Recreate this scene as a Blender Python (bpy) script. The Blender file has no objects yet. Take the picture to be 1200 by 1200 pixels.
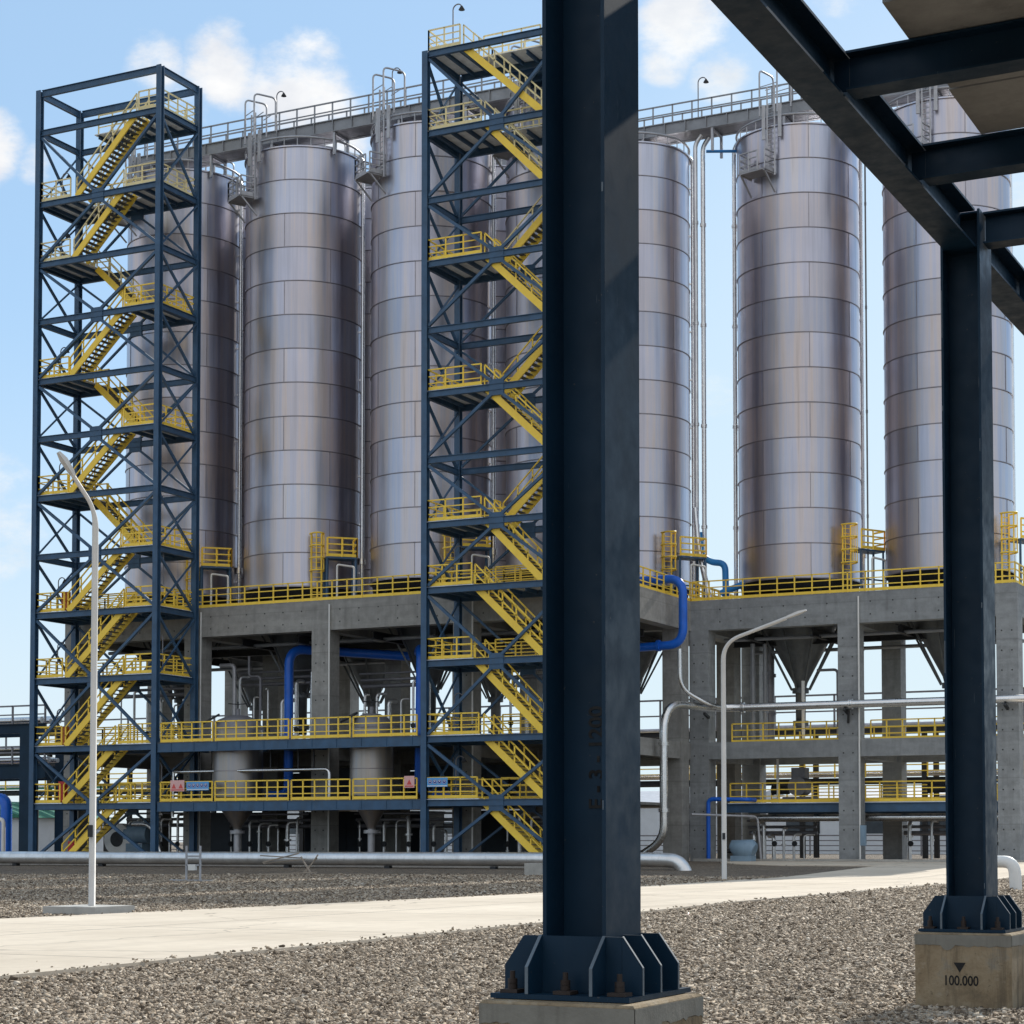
import bpy, math, random
import numpy as np
from mathutils import Vector, Matrix

random.seed(7)
S = bpy.context.scene
COL = S.collection
PI = math.pi
RAD = math.radians

# ------------------------------------------------------------------ helpers
class MB:
    """collects simple shapes and links them as one mesh"""
    def __init__(self):
        self.v = []; self.f = []; self.m = []; self.s = []
    def face_block(self, vs, fs, mat=0, smooth=False):
        o = len(self.v)
        self.v += vs
        for q in fs:
            self.f.append([o + i for i in q]); self.m.append(mat); self.s.append(smooth)
    def box(self, x0, x1, y0, y1, z0, z1, mat=0):
        vs = [(x0,y0,z0),(x1,y0,z0),(x1,y1,z0),(x0,y1,z0),(x0,y0,z1),(x1,y0,z1),(x1,y1,z1),(x0,y1,z1)]
        self.face_block(vs, [(0,3,2,1),(4,5,6,7),(0,1,5,4),(1,2,6,5),(2,3,7,6),(3,0,4,7)], mat)
        return self
    def bar(self, p, q, w, h=None, mat=0, up=(0,0,1)):
        """rectangular bar from p to q, w wide sideways, h high"""
        h = w if h is None else h
        p = Vector(p); q = Vector(q); d = q - p
        if d.length < 1e-6: return self
        d.normalize(); up = Vector(up)
        if abs(d.dot(up)) > 0.98: up = Vector((0,1,0))
        s = d.cross(up).normalized(); t = s.cross(d).normalized()
        vs = []
        for c in (p, q):
            for a, b in ((-1,-1),(1,-1),(1,1),(-1,1)):
                vs.append(tuple(c + s*(a*w/2) + t*(b*h/2)))
        self.face_block(vs, [(0,3,2,1),(4,5,6,7),(0,1,5,4),(1,2,6,5),(2,3,7,6),(3,0,4,7)], mat)
        return self
    def ibeam(self, p, q, w, h, tf=0.04, tw=0.03, up=(0,0,1), mat=0):
        p = Vector(p); q = Vector(q); d = (q-p).normalized(); u = Vector(up)
        if abs(d.dot(u)) > 0.98: u = Vector((0,1,0))
        s = d.cross(u).normalized(); t = s.cross(d).normalized()
        o = t*(h/2 - tf/2)
        self.bar(p+o, q+o, w, tf, mat, up); self.bar(p-o, q-o, w, tf, mat, up)
        self.bar(p, q, tw, h-2*tf-0.002, mat, up)
        return self
    def tube(self, pts, r, n=8, mat=0, cap=True):
        pts = [Vector(p) for p in pts]
        clean = [pts[0]]
        for p in pts[1:]:
            if (p - clean[-1]).length > 1e-5: clean.append(p)
        pts = clean
        rs = r if isinstance(r, (list, tuple)) else [r]*len(pts)
        rings = []; prev = None
        for i, p in enumerate(pts):
            if i == 0: d = pts[1]-pts[0]
            elif i == len(pts)-1: d = pts[-1]-pts[-2]
            else: d = (pts[i+1]-p).normalized() + (p-pts[i-1]).normalized()
            d.normalize()
            if prev is None:
                a = Vector((0,0,1)) if abs(d.z) < 0.9 else Vector((1,0,0))
                s = d.cross(a).normalized()
            else:
                s = (prev - d*prev.dot(d)).normalized()
            prev = s; t = d.cross(s)
            rings.append([tuple(p + (s*math.cos(2*PI*k/n) + t*math.sin(2*PI*k/n))*rs[min(i,len(rs)-1)]) for k in range(n)])
        vs = [v for r_ in rings for v in r_]; fs = []
        for i in range(len(rings)-1):
            for k in range(n):
                a = i*n+k; b = i*n+(k+1) % n
                fs.append((a, b, b+n, a+n))
        self.face_block(vs, fs, mat, True)
        if cap:
            self.face_block(list(rings[0]), [tuple(range(n-1,-1,-1))], mat)
            self.face_block(list(rings[-1]), [tuple(range(n))], mat)
        return self
    def lathe(self, prof, c=(0,0), n=32, a0=0.0, a1=2*PI, mat=0, smooth=True):
        full = abs(a1-a0-2*PI) < 1e-6
        m = n if full else n+1
        vs = []
        for (r, z) in prof:
            for k in range(m):
                a = a0 + (a1-a0)*k/n
                vs.append((c[0]+r*math.cos(a), c[1]+r*math.sin(a), z))
        fs = []
        for i in range(len(prof)-1):
            for k in range(n):
                k2 = (k+1) % m
                fs.append((i*m+k, i*m+k2, (i+1)*m+k2, (i+1)*m+k))
        self.face_block(vs, fs, mat, smooth)
        return self
    def disc(self, c, axis, r, h, n=16, mat=0):
        c = Vector(c); a = Vector(axis).normalized()
        return self.tube([c - a*h/2, c + a*h/2], r, n, mat)
    def prism(self, poly, d, mat=0):
        """extrude a 3-D polygon by the vector d"""
        n = len(poly); d = Vector(d)
        vs = [tuple(Vector(p)) for p in poly] + [tuple(Vector(p)+d) for p in poly]
        fs = [tuple(range(n-1,-1,-1)), tuple(range(n, 2*n))]
        for k in range(n):
            fs.append((k, (k+1) % n, (k+1) % n + n, k+n))
        self.face_block(vs, fs, mat)
        return self
    def build(self, name, mats, parent=None, origin=None):
        me = bpy.data.meshes.new(name)
        o3 = Vector(origin) if origin is not None else Vector((0,0,0))
        vs = np.array(self.v, dtype=np.float64).reshape(-1, 3)
        if parent is not None and origin is None:
            vs = vs - np.array(root_loc(parent))
        else:
            vs = vs - np.array(o3)
        me.from_pydata([tuple(x) for x in vs], [], self.f)
        if not isinstance(mats, (list, tuple)): mats = [mats]
        for m in mats: me.materials.append(m)
        me.polygons.foreach_set('material_index', self.m)
        me.polygons.foreach_set('use_smooth', self.s)
        me.update()
        ob = bpy.data.objects.new(name, me); COL.objects.link(ob)
        if parent is not None: ob.parent = parent
        elif origin is not None: ob.location = o3
        return ob

def text_mesh(name, body, size, mat, parent, mtx, align='LEFT', offset=0.0):
    cu = bpy.data.curves.new(name, 'FONT'); cu.body = body; cu.size = size; cu.extrude = 0.0006; cu.align_x = align; cu.offset = offset
    to = bpy.data.objects.new(name, cu); COL.objects.link(to)
    dg = bpy.context.evaluated_depsgraph_get(); dg.update()
    me = bpy.data.meshes.new_from_object(to.evaluated_get(dg)); me.name = name
    bpy.data.objects.remove(to); bpy.data.curves.remove(cu)
    me.materials.clear(); me.materials.append(mat)
    o = bpy.data.objects.new(name, me); COL.objects.link(o); o.parent = parent; o.matrix_local = mtx
    return o

def root_loc(o):
    while o.parent is not None: o = o.parent
    return tuple(o.location)

def tag(o, label=None, cat=None, group=None, kind=None):
    if label: o['label'] = label
    if cat: o['category'] = cat
    if group: o['group'] = group
    if kind: o['kind'] = kind
    return o

def thing(name, label, cat, loc=(0,0,0), group=None):
    o = bpy.data.objects.new(name, None); COL.objects.link(o)
    o.location = loc; o.empty_display_size = 0.2
    return tag(o, label, cat, group)

KIDS = {}
def copy_tree(o, parent=None):
    c = o.copy(); COL.objects.link(c)
    if parent is not None: c.parent = parent
    for ch in [x for x in o.children]: copy_tree(ch, c)
    return c

def arc(c, r, a0, a1, ax, ay, n=8):
    c = Vector(c); ax = Vector(ax); ay = Vector(ay)
    return [c + ax*(r*math.cos(a0+(a1-a0)*i/n)) + ay*(r*math.sin(a0+(a1-a0)*i/n)) for i in range(n+1)]

def bend(pts, r, n=6):
    """polyline with rounded corners"""
    pts = [Vector(p) for p in pts]; out = [pts[0]]
    for i in range(1, len(pts)-1):
        a = (pts[i-1]-pts[i]); b = (pts[i+1]-pts[i])
        rr = min(r, a.length*0.49, b.length*0.49)
        a.normalize(); b.normalize()
        p0 = pts[i]+a*rr; p1 = pts[i]+b*rr
        for k in range(n+1):
            t = k/n
            out.append(p0*(1-t)**2 + pts[i]*2*t*(1-t) + p1*t*t)
    out.append(pts[-1])
    return out

def ground_z(y):
    t = min(max((y-75.0)/25.0, 0), 1)
    return 0.4*t*t*(3-2*t)

# ------------------------------------------------------------------ materials
def new_mat(name):
    m = bpy.data.materials.new(name); m.use_nodes = True
    nt = m.node_tree; b = nt.nodes['Principled BSDF']
    return m, nt, b

def L(nt, a, b): nt.links.new(a, b)

def coords(nt, scale=(1,1,1), obj=True):
    tc = nt.nodes.new('ShaderNodeTexCoord'); mp = nt.nodes.new('ShaderNodeMapping')
    mp.inputs['Scale'].default_value = scale
    L(nt, tc.outputs['Object'], mp.inputs['Vector'])
    return mp.outputs['Vector']

def world_coords(nt, scale=(1,1,1)):
    tc = nt.nodes.new('ShaderNodeNewGeometry'); mp = nt.nodes.new('ShaderNodeMapping')
    mp.inputs['Scale'].default_value = scale
    L(nt, tc.outputs['Position'], mp.inputs['Vector'])
    return mp.outputs['Vector']

def noise(nt, vec, scale, detail=4, rough=0.6):
    n = nt.nodes.new('ShaderNodeTexNoise'); n.inputs['Scale'].default_value = scale
    n.inputs['Detail'].default_value = detail; n.inputs['Roughness'].default_value = rough
    L(nt, vec, n.inputs['Vector'])
    return n.outputs['Fac']

def ramp(nt, fac, stops):
    r = nt.nodes.new('ShaderNodeValToRGB')
    els = r.color_ramp.elements
    while len(els) > len(stops): els.remove(els[-1])
    while len(els) < len(stops): els.new(1.0)
    for e, (p, c) in zip(els, stops):
        e.position = p; e.color = (c[0], c[1], c[2], 1) if not isinstance(c, (int, float)) else (c, c, c, 1)
    L(nt, fac, r.inputs['Fac'])
    return r.outputs['Color']

def mix(nt, fac, a, b, mode='MIX'):
    n = nt.nodes.new('ShaderNodeMix'); n.data_type = 'RGBA'; n.blend_type = mode
    for k, v in ((0, fac), (6, a), (7, b)):
        if isinstance(v, (int, float)): n.inputs[k].default_value = v
        elif isinstance(v, tuple): n.inputs[k].default_value = (v[0], v[1], v[2], 1)
        else: L(nt, v, n.inputs[k])
    return n.outputs[2]

def bump(nt, b, h, strength=0.3, dist=0.02):
    n = nt.nodes.new('ShaderNodeBump'); n.inputs['Strength'].default_value = strength
    n.inputs['Distance'].default_value = dist
    L(nt, h, n.inputs['Height']); L(nt, n.outputs['Normal'], b.inputs['Normal'])

def paint(name, col, rough=0.45, var=0.25, dirt=0.0, dirt_col=(0.05,0.04,0.03), scale=1.5, metal=0.0, spec=0.5):
    m, nt, b = new_mat(name)
    v = world_coords(nt)
    n1 = noise(nt, v, scale, 5)
    lo = tuple(c*(1-var) for c in col); hi = tuple(min(1, c*(1+var)) for c in col)
    c = ramp(nt, n1, [(0.3, lo), (0.7, hi)])
    if dirt > 0:
        v2 = world_coords(nt, (3, 3, 0.5))
        d = ramp(nt, noise(nt, v2, 2.2, 6, 0.7), [(0.5, 0.0), (0.78, dirt)])
        c = mix(nt, d, c, dirt_col)
    L(nt, c, b.inputs['Base Color'])
    rr = ramp(nt, noise(nt, v, scale*6, 3), [(0.3, rough*0.8), (0.7, min(1, rough*1.25))])
    L(nt, rr, b.inputs['Roughness'])
    b.inputs['Metallic'].default_value = metal
    b.inputs['Specular IOR Level'].default_value = spec
    return m

def concrete(name, col, stain=0.5, warm=None):
    m, nt, b = new_mat(name)
    v = world_coords(nt)
    big = noise(nt, v, 0.35, 5); mid = noise(nt, v, 2.3, 6, 0.7)
    vs = world_coords(nt, (1.6, 1.6, 0.12)); streak = noise(nt, vs, 1.6, 5, 0.65)
    vh = world_coords(nt, (0.25, 0.25, 2.2)); lift = noise(nt, vh, 0.8, 3)
    base = ramp(nt, mid, [(0.28, tuple(c*0.72 for c in col)), (0.72, tuple(c*1.22 for c in col))])
    base = mix(nt, ramp(nt, big, [(0.35, 0.0), (0.7, 0.35)]), base, tuple(c*0.62 for c in col))
    base = mix(nt, ramp(nt, streak, [(0.52, 0.0), (0.75, stain)]), base, tuple(c*0.42 for c in (warm or col)))
    base = mix(nt, ramp(nt, lift, [(0.5, 0.0), (0.62, 0.3)]), base, tuple(min(1, c*1.35) for c in col))
    sp = nt.nodes.new('ShaderNodeSeparateXYZ'); L(nt, v, sp.inputs[0])
    wob = nt.nodes.new('ShaderNodeMath'); wob.operation = 'MULTIPLY_ADD'; wob.inputs[1].default_value = 0.03; L(nt, mid, wob.inputs[0]); L(nt, sp.outputs[2], wob.inputs[2])
    pp = nt.nodes.new('ShaderNodeMath'); pp.operation = 'PINGPONG'; pp.inputs[1].default_value = 1.22; L(nt, wob.outputs[0], pp.inputs[0])
    ln = nt.nodes.new('ShaderNodeMapRange'); ln.inputs[1].default_value = 0.0; ln.inputs[2].default_value = 0.05; ln.inputs[3].default_value = 0.45; ln.inputs[4].default_value = 0.0; L(nt, pp.outputs[0], ln.inputs[0])
    base = mix(nt, ln.outputs[0], base, tuple(c*0.5 for c in col))
    fl = nt.nodes.new('ShaderNodeMath'); fl.operation = 'DIVIDE'; fl.inputs[1].default_value = 2.44; L(nt, sp.outputs[2], fl.inputs[0])
    fr = nt.nodes.new('ShaderNodeMath'); fr.operation = 'FLOOR'; L(nt, fl.outputs[0], fr.inputs[0])
    wn = nt.nodes.new('ShaderNodeTexWhiteNoise'); wn.noise_dimensions = '1D'; L(nt, fr.outputs[0], wn.inputs['W'])
    lf = nt.nodes.new('ShaderNodeMath'); lf.operation = 'MULTIPLY'; lf.inputs[1].default_value = 0.28; L(nt, wn.outputs['Value'], lf.inputs[0])
    base = mix(nt, lf.outputs[0], base, tuple(c*0.66 for c in col))
    L(nt, base, b.inputs['Base Color']); b.inputs['Roughness'].default_value = 0.88
    b.inputs['Specular IOR Level'].default_value = 0.25
    bump(nt, b, noise(nt, v, 9, 6, 0.7), 0.35, 0.03)
    return m

def steel_sheet(name, val, rough, tint=(1,1,1), cool=(0.93,0.955,1.05), warm=(1.035,0.97,0.93)):
    """brushed stainless plate with reflections put into the colour as cool and warm vertical bands"""
    m, nt, b = new_mat(name)
    v = coords(nt, (1, 1, 0.03))
    band = noise(nt, v, 2.6, 4, 0.6)
    cl = coords(nt, (1, 1, 1)); cloud = noise(nt, cl, 0.35, 4)
    def tt(k, a): return tuple(min(0.95, val*k*t*q) for t, q in zip(tint, a))
    c = ramp(nt, band, [(0.30, tt(0.80, cool)), (0.46, tt(0.98, cool)), (0.60, tt(1.06, warm)), (0.74, tt(0.86, warm))])  # cool and warm bands imitate the reflected surroundings
    c = mix(nt, ramp(nt, cloud, [(0.35, 0.0), (0.75, 0.25)]), c, tuple(val*0.7*t for t in tint))
    L(nt, c, b.inputs['Base Color'])
    b.inputs['Metallic'].default_value = 1.0
    L(nt, ramp(nt, band, [(0.3, rough*0.85), (0.7, rough*1.2)]), b.inputs['Roughness'])
    vb = coords(nt, (1, 1, 0.22)); dn = nt.nodes.new('ShaderNodeBump'); dn.inputs['Strength'].default_value = 0.30; dn.inputs['Distance'].default_value = 0.05
    L(nt, noise(nt, vb, 0.9, 2), dn.inputs['Height'])
    vf = coords(nt, (1, 1, 0.02)); fn = nt.nodes.new('ShaderNodeBump'); fn.inputs['Strength'].default_value = 0.12; fn.inputs['Distance'].default_value = 0.01
    L(nt, noise(nt, vf, 14, 3), fn.inputs['Height']); L(nt, dn.outputs[0], fn.inputs['Normal']); L(nt, fn.outputs[0], b.inputs['Normal'])
    return m

M = {}
M['tower'] = paint('tower_blue_steel', (0.034, 0.088, 0.168), 0.45, 0.22, 0.35, (0.07,0.08,0.09))
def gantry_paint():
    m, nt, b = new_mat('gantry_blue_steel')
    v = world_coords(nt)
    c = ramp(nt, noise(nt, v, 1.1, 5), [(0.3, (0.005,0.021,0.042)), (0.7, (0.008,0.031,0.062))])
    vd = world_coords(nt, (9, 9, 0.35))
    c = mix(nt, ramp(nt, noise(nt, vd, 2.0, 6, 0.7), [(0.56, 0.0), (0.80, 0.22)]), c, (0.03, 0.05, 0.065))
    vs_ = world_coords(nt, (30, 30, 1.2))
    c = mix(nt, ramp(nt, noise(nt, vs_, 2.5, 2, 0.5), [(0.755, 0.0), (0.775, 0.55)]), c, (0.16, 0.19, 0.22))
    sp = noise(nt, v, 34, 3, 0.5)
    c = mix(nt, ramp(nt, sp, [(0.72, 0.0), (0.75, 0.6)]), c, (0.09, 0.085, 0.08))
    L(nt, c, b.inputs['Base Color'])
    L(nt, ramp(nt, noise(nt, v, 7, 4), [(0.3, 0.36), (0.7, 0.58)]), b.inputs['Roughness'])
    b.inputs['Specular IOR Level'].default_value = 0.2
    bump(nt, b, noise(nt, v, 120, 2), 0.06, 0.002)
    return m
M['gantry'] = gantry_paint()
M['gantry_edge'] = paint('worn_steel_edge', (0.11, 0.14, 0.17), 0.5, 0.3)
M['yellow'] = paint('safety_yellow', (0.98, 0.655, 0.075), 0.5, 0.08, 0.2, (0.55,0.36,0.10))
M['yellow_pale'] = paint('hazed_yellow', (0.80, 0.68, 0.36), 0.55, 0.1, 0.2, (0.4,0.36,0.25))  # upper railings: haze and backlight put into the colour as a paler yellow
M['grating'] = paint('galvanised_grating', (0.10, 0.105, 0.11), 0.6, 0.2)
M['underside'] = paint('deck_underside', (0.78, 0.79, 0.80), 0.6, 0.2)  # pale base colour stands in for daylight passing through the grating
M['galv'] = paint('galvanised_steel', (0.42, 0.42, 0.44), 0.45, 0.15, 0.2, (0.2,0.19,0.18), 1.5, 0.5)
M['galv_dark'] = paint('weathered_galvanised', (0.20, 0.20, 0.22), 0.5, 0.2, 0.3, (0.09,0.08,0.07), 1.5, 0.4)
M['conc_a'] = concrete('concrete_frame_grey', (0.32, 0.315, 0.30))
M['conc_b'] = concrete('concrete_frame_cool', (0.295, 0.31, 0.32))
def plinth_mat():
    m, nt, b = new_mat('stained_plinth_concrete')
    v = world_coords(nt)
    c = ramp(nt, noise(nt, v, 2.6, 7, 0.68), [(0.30, (0.15,0.12,0.085)), (0.45, (0.27,0.205,0.13)), (0.58, (0.34,0.27,0.18)), (0.72, (0.27,0.255,0.22))])
    vs_ = world_coords(nt, (5, 5, 0.5))
    c = mix(nt, ramp(nt, noise(nt, vs_, 1.6, 6, 0.7), [(0.50, 0.0), (0.72, 0.75)]), c, (0.085, 0.07, 0.055))
    c = mix(nt, ramp(nt, noise(nt, v, 11, 5, 0.7), [(0.62, 0.0), (0.72, 0.7)]), c, (0.055, 0.045, 0.035))
    c = mix(nt, ramp(nt, noise(nt, v, 5, 4, 0.6), [(0.60, 0.0), (0.70, 0.45)]), c, (0.45, 0.40, 0.32))
    L(nt, c, b.inputs['Base Color']); b.inputs['Roughness'].default_value = 0.9
    b.inputs['Specular IOR Level'].default_value = 0.2
    bump(nt, b, noise(nt, v, 22, 6, 0.75), 0.7, 0.02)
    return m
M['conc_plinth'] = plinth_mat()
M['conc_plank'] = concrete('concrete_plank', (0.37, 0.365, 0.35), 0.7)
M['grout'] = concrete('grout', (0.25, 0.24, 0.21), 0.9, (0.12,0.10,0.08))
M['conc_kerb'] = concrete('concrete_kerb', (0.46, 0.45, 0.42))
M['tie'] = paint('tie_hole', (0.05, 0.05, 0.05), 0.9)
M['blue_pipe'] = paint('blue_pipe_paint', (0.008, 0.125, 0.62), 0.38, 0.12, 0.15, (0.02,0.05,0.2))
M['cyan_pipe'] = paint('pale_blue_pipe_paint', (0.02, 0.22, 0.60), 0.4, 0.12)
M['alu'] = paint('aluminium_cladding', (0.72, 0.72, 0.72), 0.30, 0.08, 0.15, (0.4,0.4,0.4), 1.5, 1.0)
M['alu_dull'] = paint('dull_aluminium', (0.72, 0.72, 0.72), 0.36, 0.12, 0.25, (0.25,0.24,0.22), 1.5, 0.85)
M['galv_mid'] = paint('grey_steel', (0.27, 0.28, 0.30), 0.5, 0.15, 0.2, (0.16,0.15,0.14), 1.5, 0.3)
M['dark'] = paint('dark_metal', (0.018, 0.020, 0.024), 0.6, 0.3)
M['black_rubber'] = paint('black_skirt', (0.008, 0.008, 0.009), 0.8, 0.2)
M['white'] = paint('white_paint', (0.72, 0.72, 0.70), 0.5, 0.06, 0.15, (0.45,0.42,0.38))
M['pole'] = paint('pole_grey_paint', (0.58, 0.56, 0.53), 0.5, 0.06, 0.15, (0.3,0.28,0.25))
M['red'] = paint('fire_red', (0.50, 0.03, 0.03), 0.45, 0.1)
M['orange'] = paint('cabinet_orange', (0.46, 0.13, 0.03), 0.5, 0.15)
M['sign_blue'] = paint('sign_blue', (0.10, 0.36, 0.72), 0.5, 0.05)
M['sign_deep'] = paint('sign_deep_blue', (0.012, 0.05, 0.30), 0.5, 0.05)
M['sign_white'] = paint('sign_white', (0.78, 0.78, 0.78), 0.5, 0.03)
M['sign_pink'] = paint('sign_faded_red', (0.72, 0.42, 0.40), 0.5, 0.08)
M['sign_red'] = paint('sign_red', (0.62, 0.08, 0.07), 0.5, 0.05)
M['machine'] = paint('machine_blue_grey', (0.20, 0.30, 0.40), 0.45, 0.12, 0.2)
M['green'] = paint('roof_green', (0.02, 0.16, 0.10), 0.5, 0.15)
M['warehouse'] = paint('pale_cladding', (0.60, 0.64, 0.68), 0.6, 0.06)
M['window'] = paint('dark_glazing', (0.05, 0.065, 0.08), 0.15, 0.2)
M['ink'] = paint('stencil_ink', (0.004, 0.004, 0.005), 0.7, 0.1)
M['rust'] = paint('rusty_bolt', (0.030, 0.020, 0.016), 0.75, 0.35)
M['wood'] = paint('grey_timber', (0.32, 0.27, 0.22), 0.8, 0.25)
M['vessel'] = steel_sheet('vessel_stainless', 0.40, 0.42, (1.0, 0.97, 0.93))
M['cone_steel'] = paint('hopper_cone_steel', (0.13, 0.14, 0.15), 0.5, 0.2, 0.2, (0.06,0.06,0.06), 1.5, 0.6)
SILO = [steel_sheet('silo_plate_%s' % n, v, r, t) for n, v, r, t in (
    ('mid', 0.52, 0.33, (1.0, 0.955, 1.0)), ('light', 0.56, 0.35, (0.97, 0.965, 1.03)),
    ('warm', 0.52, 0.38, (1.04, 0.955, 0.95)), ('dark', 0.45, 0.33, (0.98, 0.95, 1.0)))]  # plate tints also imitate the differing tones the panels reflect
M['silo_seam'] = paint('silo_seam', (0.30, 0.28, 0.30), 0.42, 0.15, 0, (0,0,0), 1.5, 0.9)

# gravel ground
def gravel_mat():
    m, nt, b = new_mat('gravel_ground')
    v = world_coords(nt)
    vo = nt.nodes.new('ShaderNodeTexVoronoi'); vo.inputs['Scale'].default_value = 26.0
    L(nt, v, vo.inputs['Vector'])
    vo2 = nt.nodes.new('ShaderNodeTexVoronoi'); vo2.inputs['Scale'].default_value = 26.0
    vo2.feature = 'DISTANCE_TO_EDGE'; L(nt, v, vo2.inputs['Vector'])
    sep = nt.nodes.new('ShaderNodeSeparateColor'); L(nt, vo.outputs['Color'], sep.inputs[0])
    stone = ramp(nt, sep.outputs[0], [(0.0, (0.12,0.09,0.062)), (0.35, (0.26,0.20,0.145)), (0.7, (0.38,0.305,0.225)), (1.0, (0.55,0.48,0.38))])
    gap = ramp(nt, vo2.outputs['Distance'], [(0.0, 0.85), (0.10, 0.0)])
    c = mix(nt, gap, stone, (0.035, 0.03, 0.026))
    big = noise(nt, v, 0.18, 5, 0.65)
    c = mix(nt, ramp(nt, big, [(0.35, 0.0), (0.7, 0.35)]), c, (0.13, 0.105, 0.085))
    c = mix(nt, ramp(nt, noise(nt, v, 3.2, 6, 0.75), [(0.42, 0.0), (0.66, 0.65)]), c, (0.062, 0.059, 0.058))
    ve = world_coords(nt, (0.25, 1.6, 1)); c = mix(nt, ramp(nt, noise(nt, ve, 0.7, 6, 0.7), [(0.55, 0.0), (0.70, 0.5)]), c, (0.078, 0.075, 0.074))  # ground mottling; its grey also puts some of the yard's shade into the colour
    L(nt, c, b.inputs['Base Color']); b.inputs['Roughness'].default_value = 0.9
    b.inputs['Specular IOR Level'].default_value = 0.2
    bump(nt, b, vo2.outputs['Distance'], 1.0, 0.05)
    return m
M['gravel'] = gravel_mat()

def pebble_mat():
    m, nt, b = new_mat('loose_stone')
    g = nt.nodes.new('ShaderNodeNewGeometry')
    c = ramp(nt, g.outputs['Random Per Island'], [(0.0, (0.08,0.06,0.043)), (0.3, (0.24,0.185,0.132)), (0.6, (0.41,0.33,0.245)), (0.85, (0.53,0.44,0.335)), (1.0, (0.63,0.55,0.45))])
    v = world_coords(nt)
    c = mix(nt, ramp(nt, noise(nt, v, 40, 3), [(0.4, 0.0), (0.7, 0.4)]), c, (0.14, 0.12, 0.10))
    L(nt, c, b.inputs['Base Color']); b.inputs['Roughness'].default_value = 0.85
    b.inputs['Specular IOR Level'].default_value = 0.25
    return m
M['pebble'] = pebble_mat()

def road_mat():
    m, nt, b = new_mat('concrete_road')
    v = world_coords(nt)
    n1 = noise(nt, v, 0.22, 6, 0.62); n2 = noise(nt, v, 3.0, 5, 0.7)
    vs = world_coords(nt, (2.2, 0.10, 1)); tr = noise(nt, vs, 0.8, 5)
    c = ramp(nt, n1, [(0.3, (0.53,0.455,0.36)), (0.7, (0.70,0.615,0.50))])
    c = mix(nt, ramp(nt, n2, [(0.45, 0.0), (0.8, 0.35)]), c, (0.40, 0.335, 0.26))
    c = mix(nt, ramp(nt, tr, [(0.5, 0.0), (0.72, 0.35)]), c, (0.37, 0.315, 0.25))
    st = ramp(nt, noise(nt, v, 0.9, 7, 0.75), [(0.60, 0.0), (0.74, 0.55)])
    c = mix(nt, st, c, (0.25, 0.21, 0.165))
    vc = nt.nodes.new('ShaderNodeTexVoronoi'); vc.feature = 'DISTANCE_TO_EDGE'; vc.inputs['Scale'].default_value = 0.16
    wv = nt.nodes.new('ShaderNodeVectorMath'); wv.operation = 'ADD'; nz = nt.nodes.new('ShaderNodeTexNoise'); nz.inputs['Scale'].default_value = 0.8; L(nt, v, nz.inputs['Vector'])
    L(nt, v, wv.inputs[0]); L(nt, nz.outputs['Color'], wv.inputs[1]); L(nt, wv.outputs[0], vc.inputs['Vector'])
    c = mix(nt, ramp(nt, vc.outputs['Distance'], [(0.0, 0.55), (0.006, 0.0)]), c, (0.14, 0.12, 0.10))
    # transverse and centre joints
    sep = nt.nodes.new('ShaderNodeSeparateXYZ'); L(nt, v, sep.inputs[0])
    def joint(out, period, off, width):
        a = nt.nodes.new('ShaderNodeMath'); a.operation = 'ADD'; a.inputs[1].default_value = off; L(nt, out, a.inputs[0])
        q = nt.nodes.new('ShaderNodeMath'); q.operation = 'PINGPONG'; q.inputs[1].default_value = period/2; L(nt, a.outputs[0], q.inputs[0])
        l = nt.nodes.new('ShaderNodeMath'); l.operation = 'LESS_THAN'; l.inputs[1].default_value = width; L(nt, q.outputs[0], l.inputs[0])
        return l.outputs[0]
    j1 = joint(sep.outputs[1], 7.5, 2.6, 0.03); j2 = joint(sep.outputs[0], 10.4, 0.0, 0.03)
    mx = nt.nodes.new('ShaderNodeMath'); mx.operation = 'MAXIMUM'; L(nt, j1, mx.inputs[0]); L(nt, j2, mx.inputs[1])
    sc = nt.nodes.new('ShaderNodeMath'); sc.operation = 'MULTIPLY'; sc.inputs[1].default_value = 0.7; L(nt, mx.outputs[0], sc.inputs[0])
    c = mix(nt, sc.outputs[0], c, (0.12, 0.10, 0.085))
    L(nt, c, b.inputs['Base Color']); b.inputs['Roughness'].default_value = 0.9
    b.inputs['Specular IOR Level'].default_value = 0.2
    bump(nt, b, noise(nt, v, 30, 4), 0.2, 0.01)
    return m
M['road'] = road_mat()

# ------------------------------------------------------------------ camera
T = RAD(26.5708)
cam_d = bpy.data.cameras.new('camera'); cam = bpy.data.objects.new('camera', cam_d); COL.objects.link(cam)
cam.location = (0, 0, 1.5)
cam.rotation_euler = (RAD(90+2.4718), 0, T)
cam_d.sensor_width = 36; cam_d.sensor_fit = 'HORIZONTAL'; cam_d.lens = 2303.73/1200*36
cam_d.shift_y = (887.08-600)/1200
cam_d.clip_start = 0.1; cam_d.clip_end = 6000
S.camera = cam
S.render.resolution_x = 1024; S.render.resolution_y = 1024

# ------------------------------------------------------------------ light and sky
SUN_EL = RAD(33.0); SUN_AZ = RAD(1.4)
sd = Vector((math.sin(SUN_AZ)*math.cos(SUN_EL), math.cos(SUN_AZ)*math.cos(SUN_EL), math.sin(SUN_EL)))
sl = bpy.data.lights.new('sun', 'SUN'); sl.energy = 5.0; sl.angle = RAD(0.5); sl.color = (1.0, 0.95, 0.86)
so = bpy.data.objects.new('sun', sl); COL.objects.link(so); so.rotation_euler = sd.to_track_quat('Z', 'Y').to_euler()
so.location = (0, 0, 80)

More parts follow.
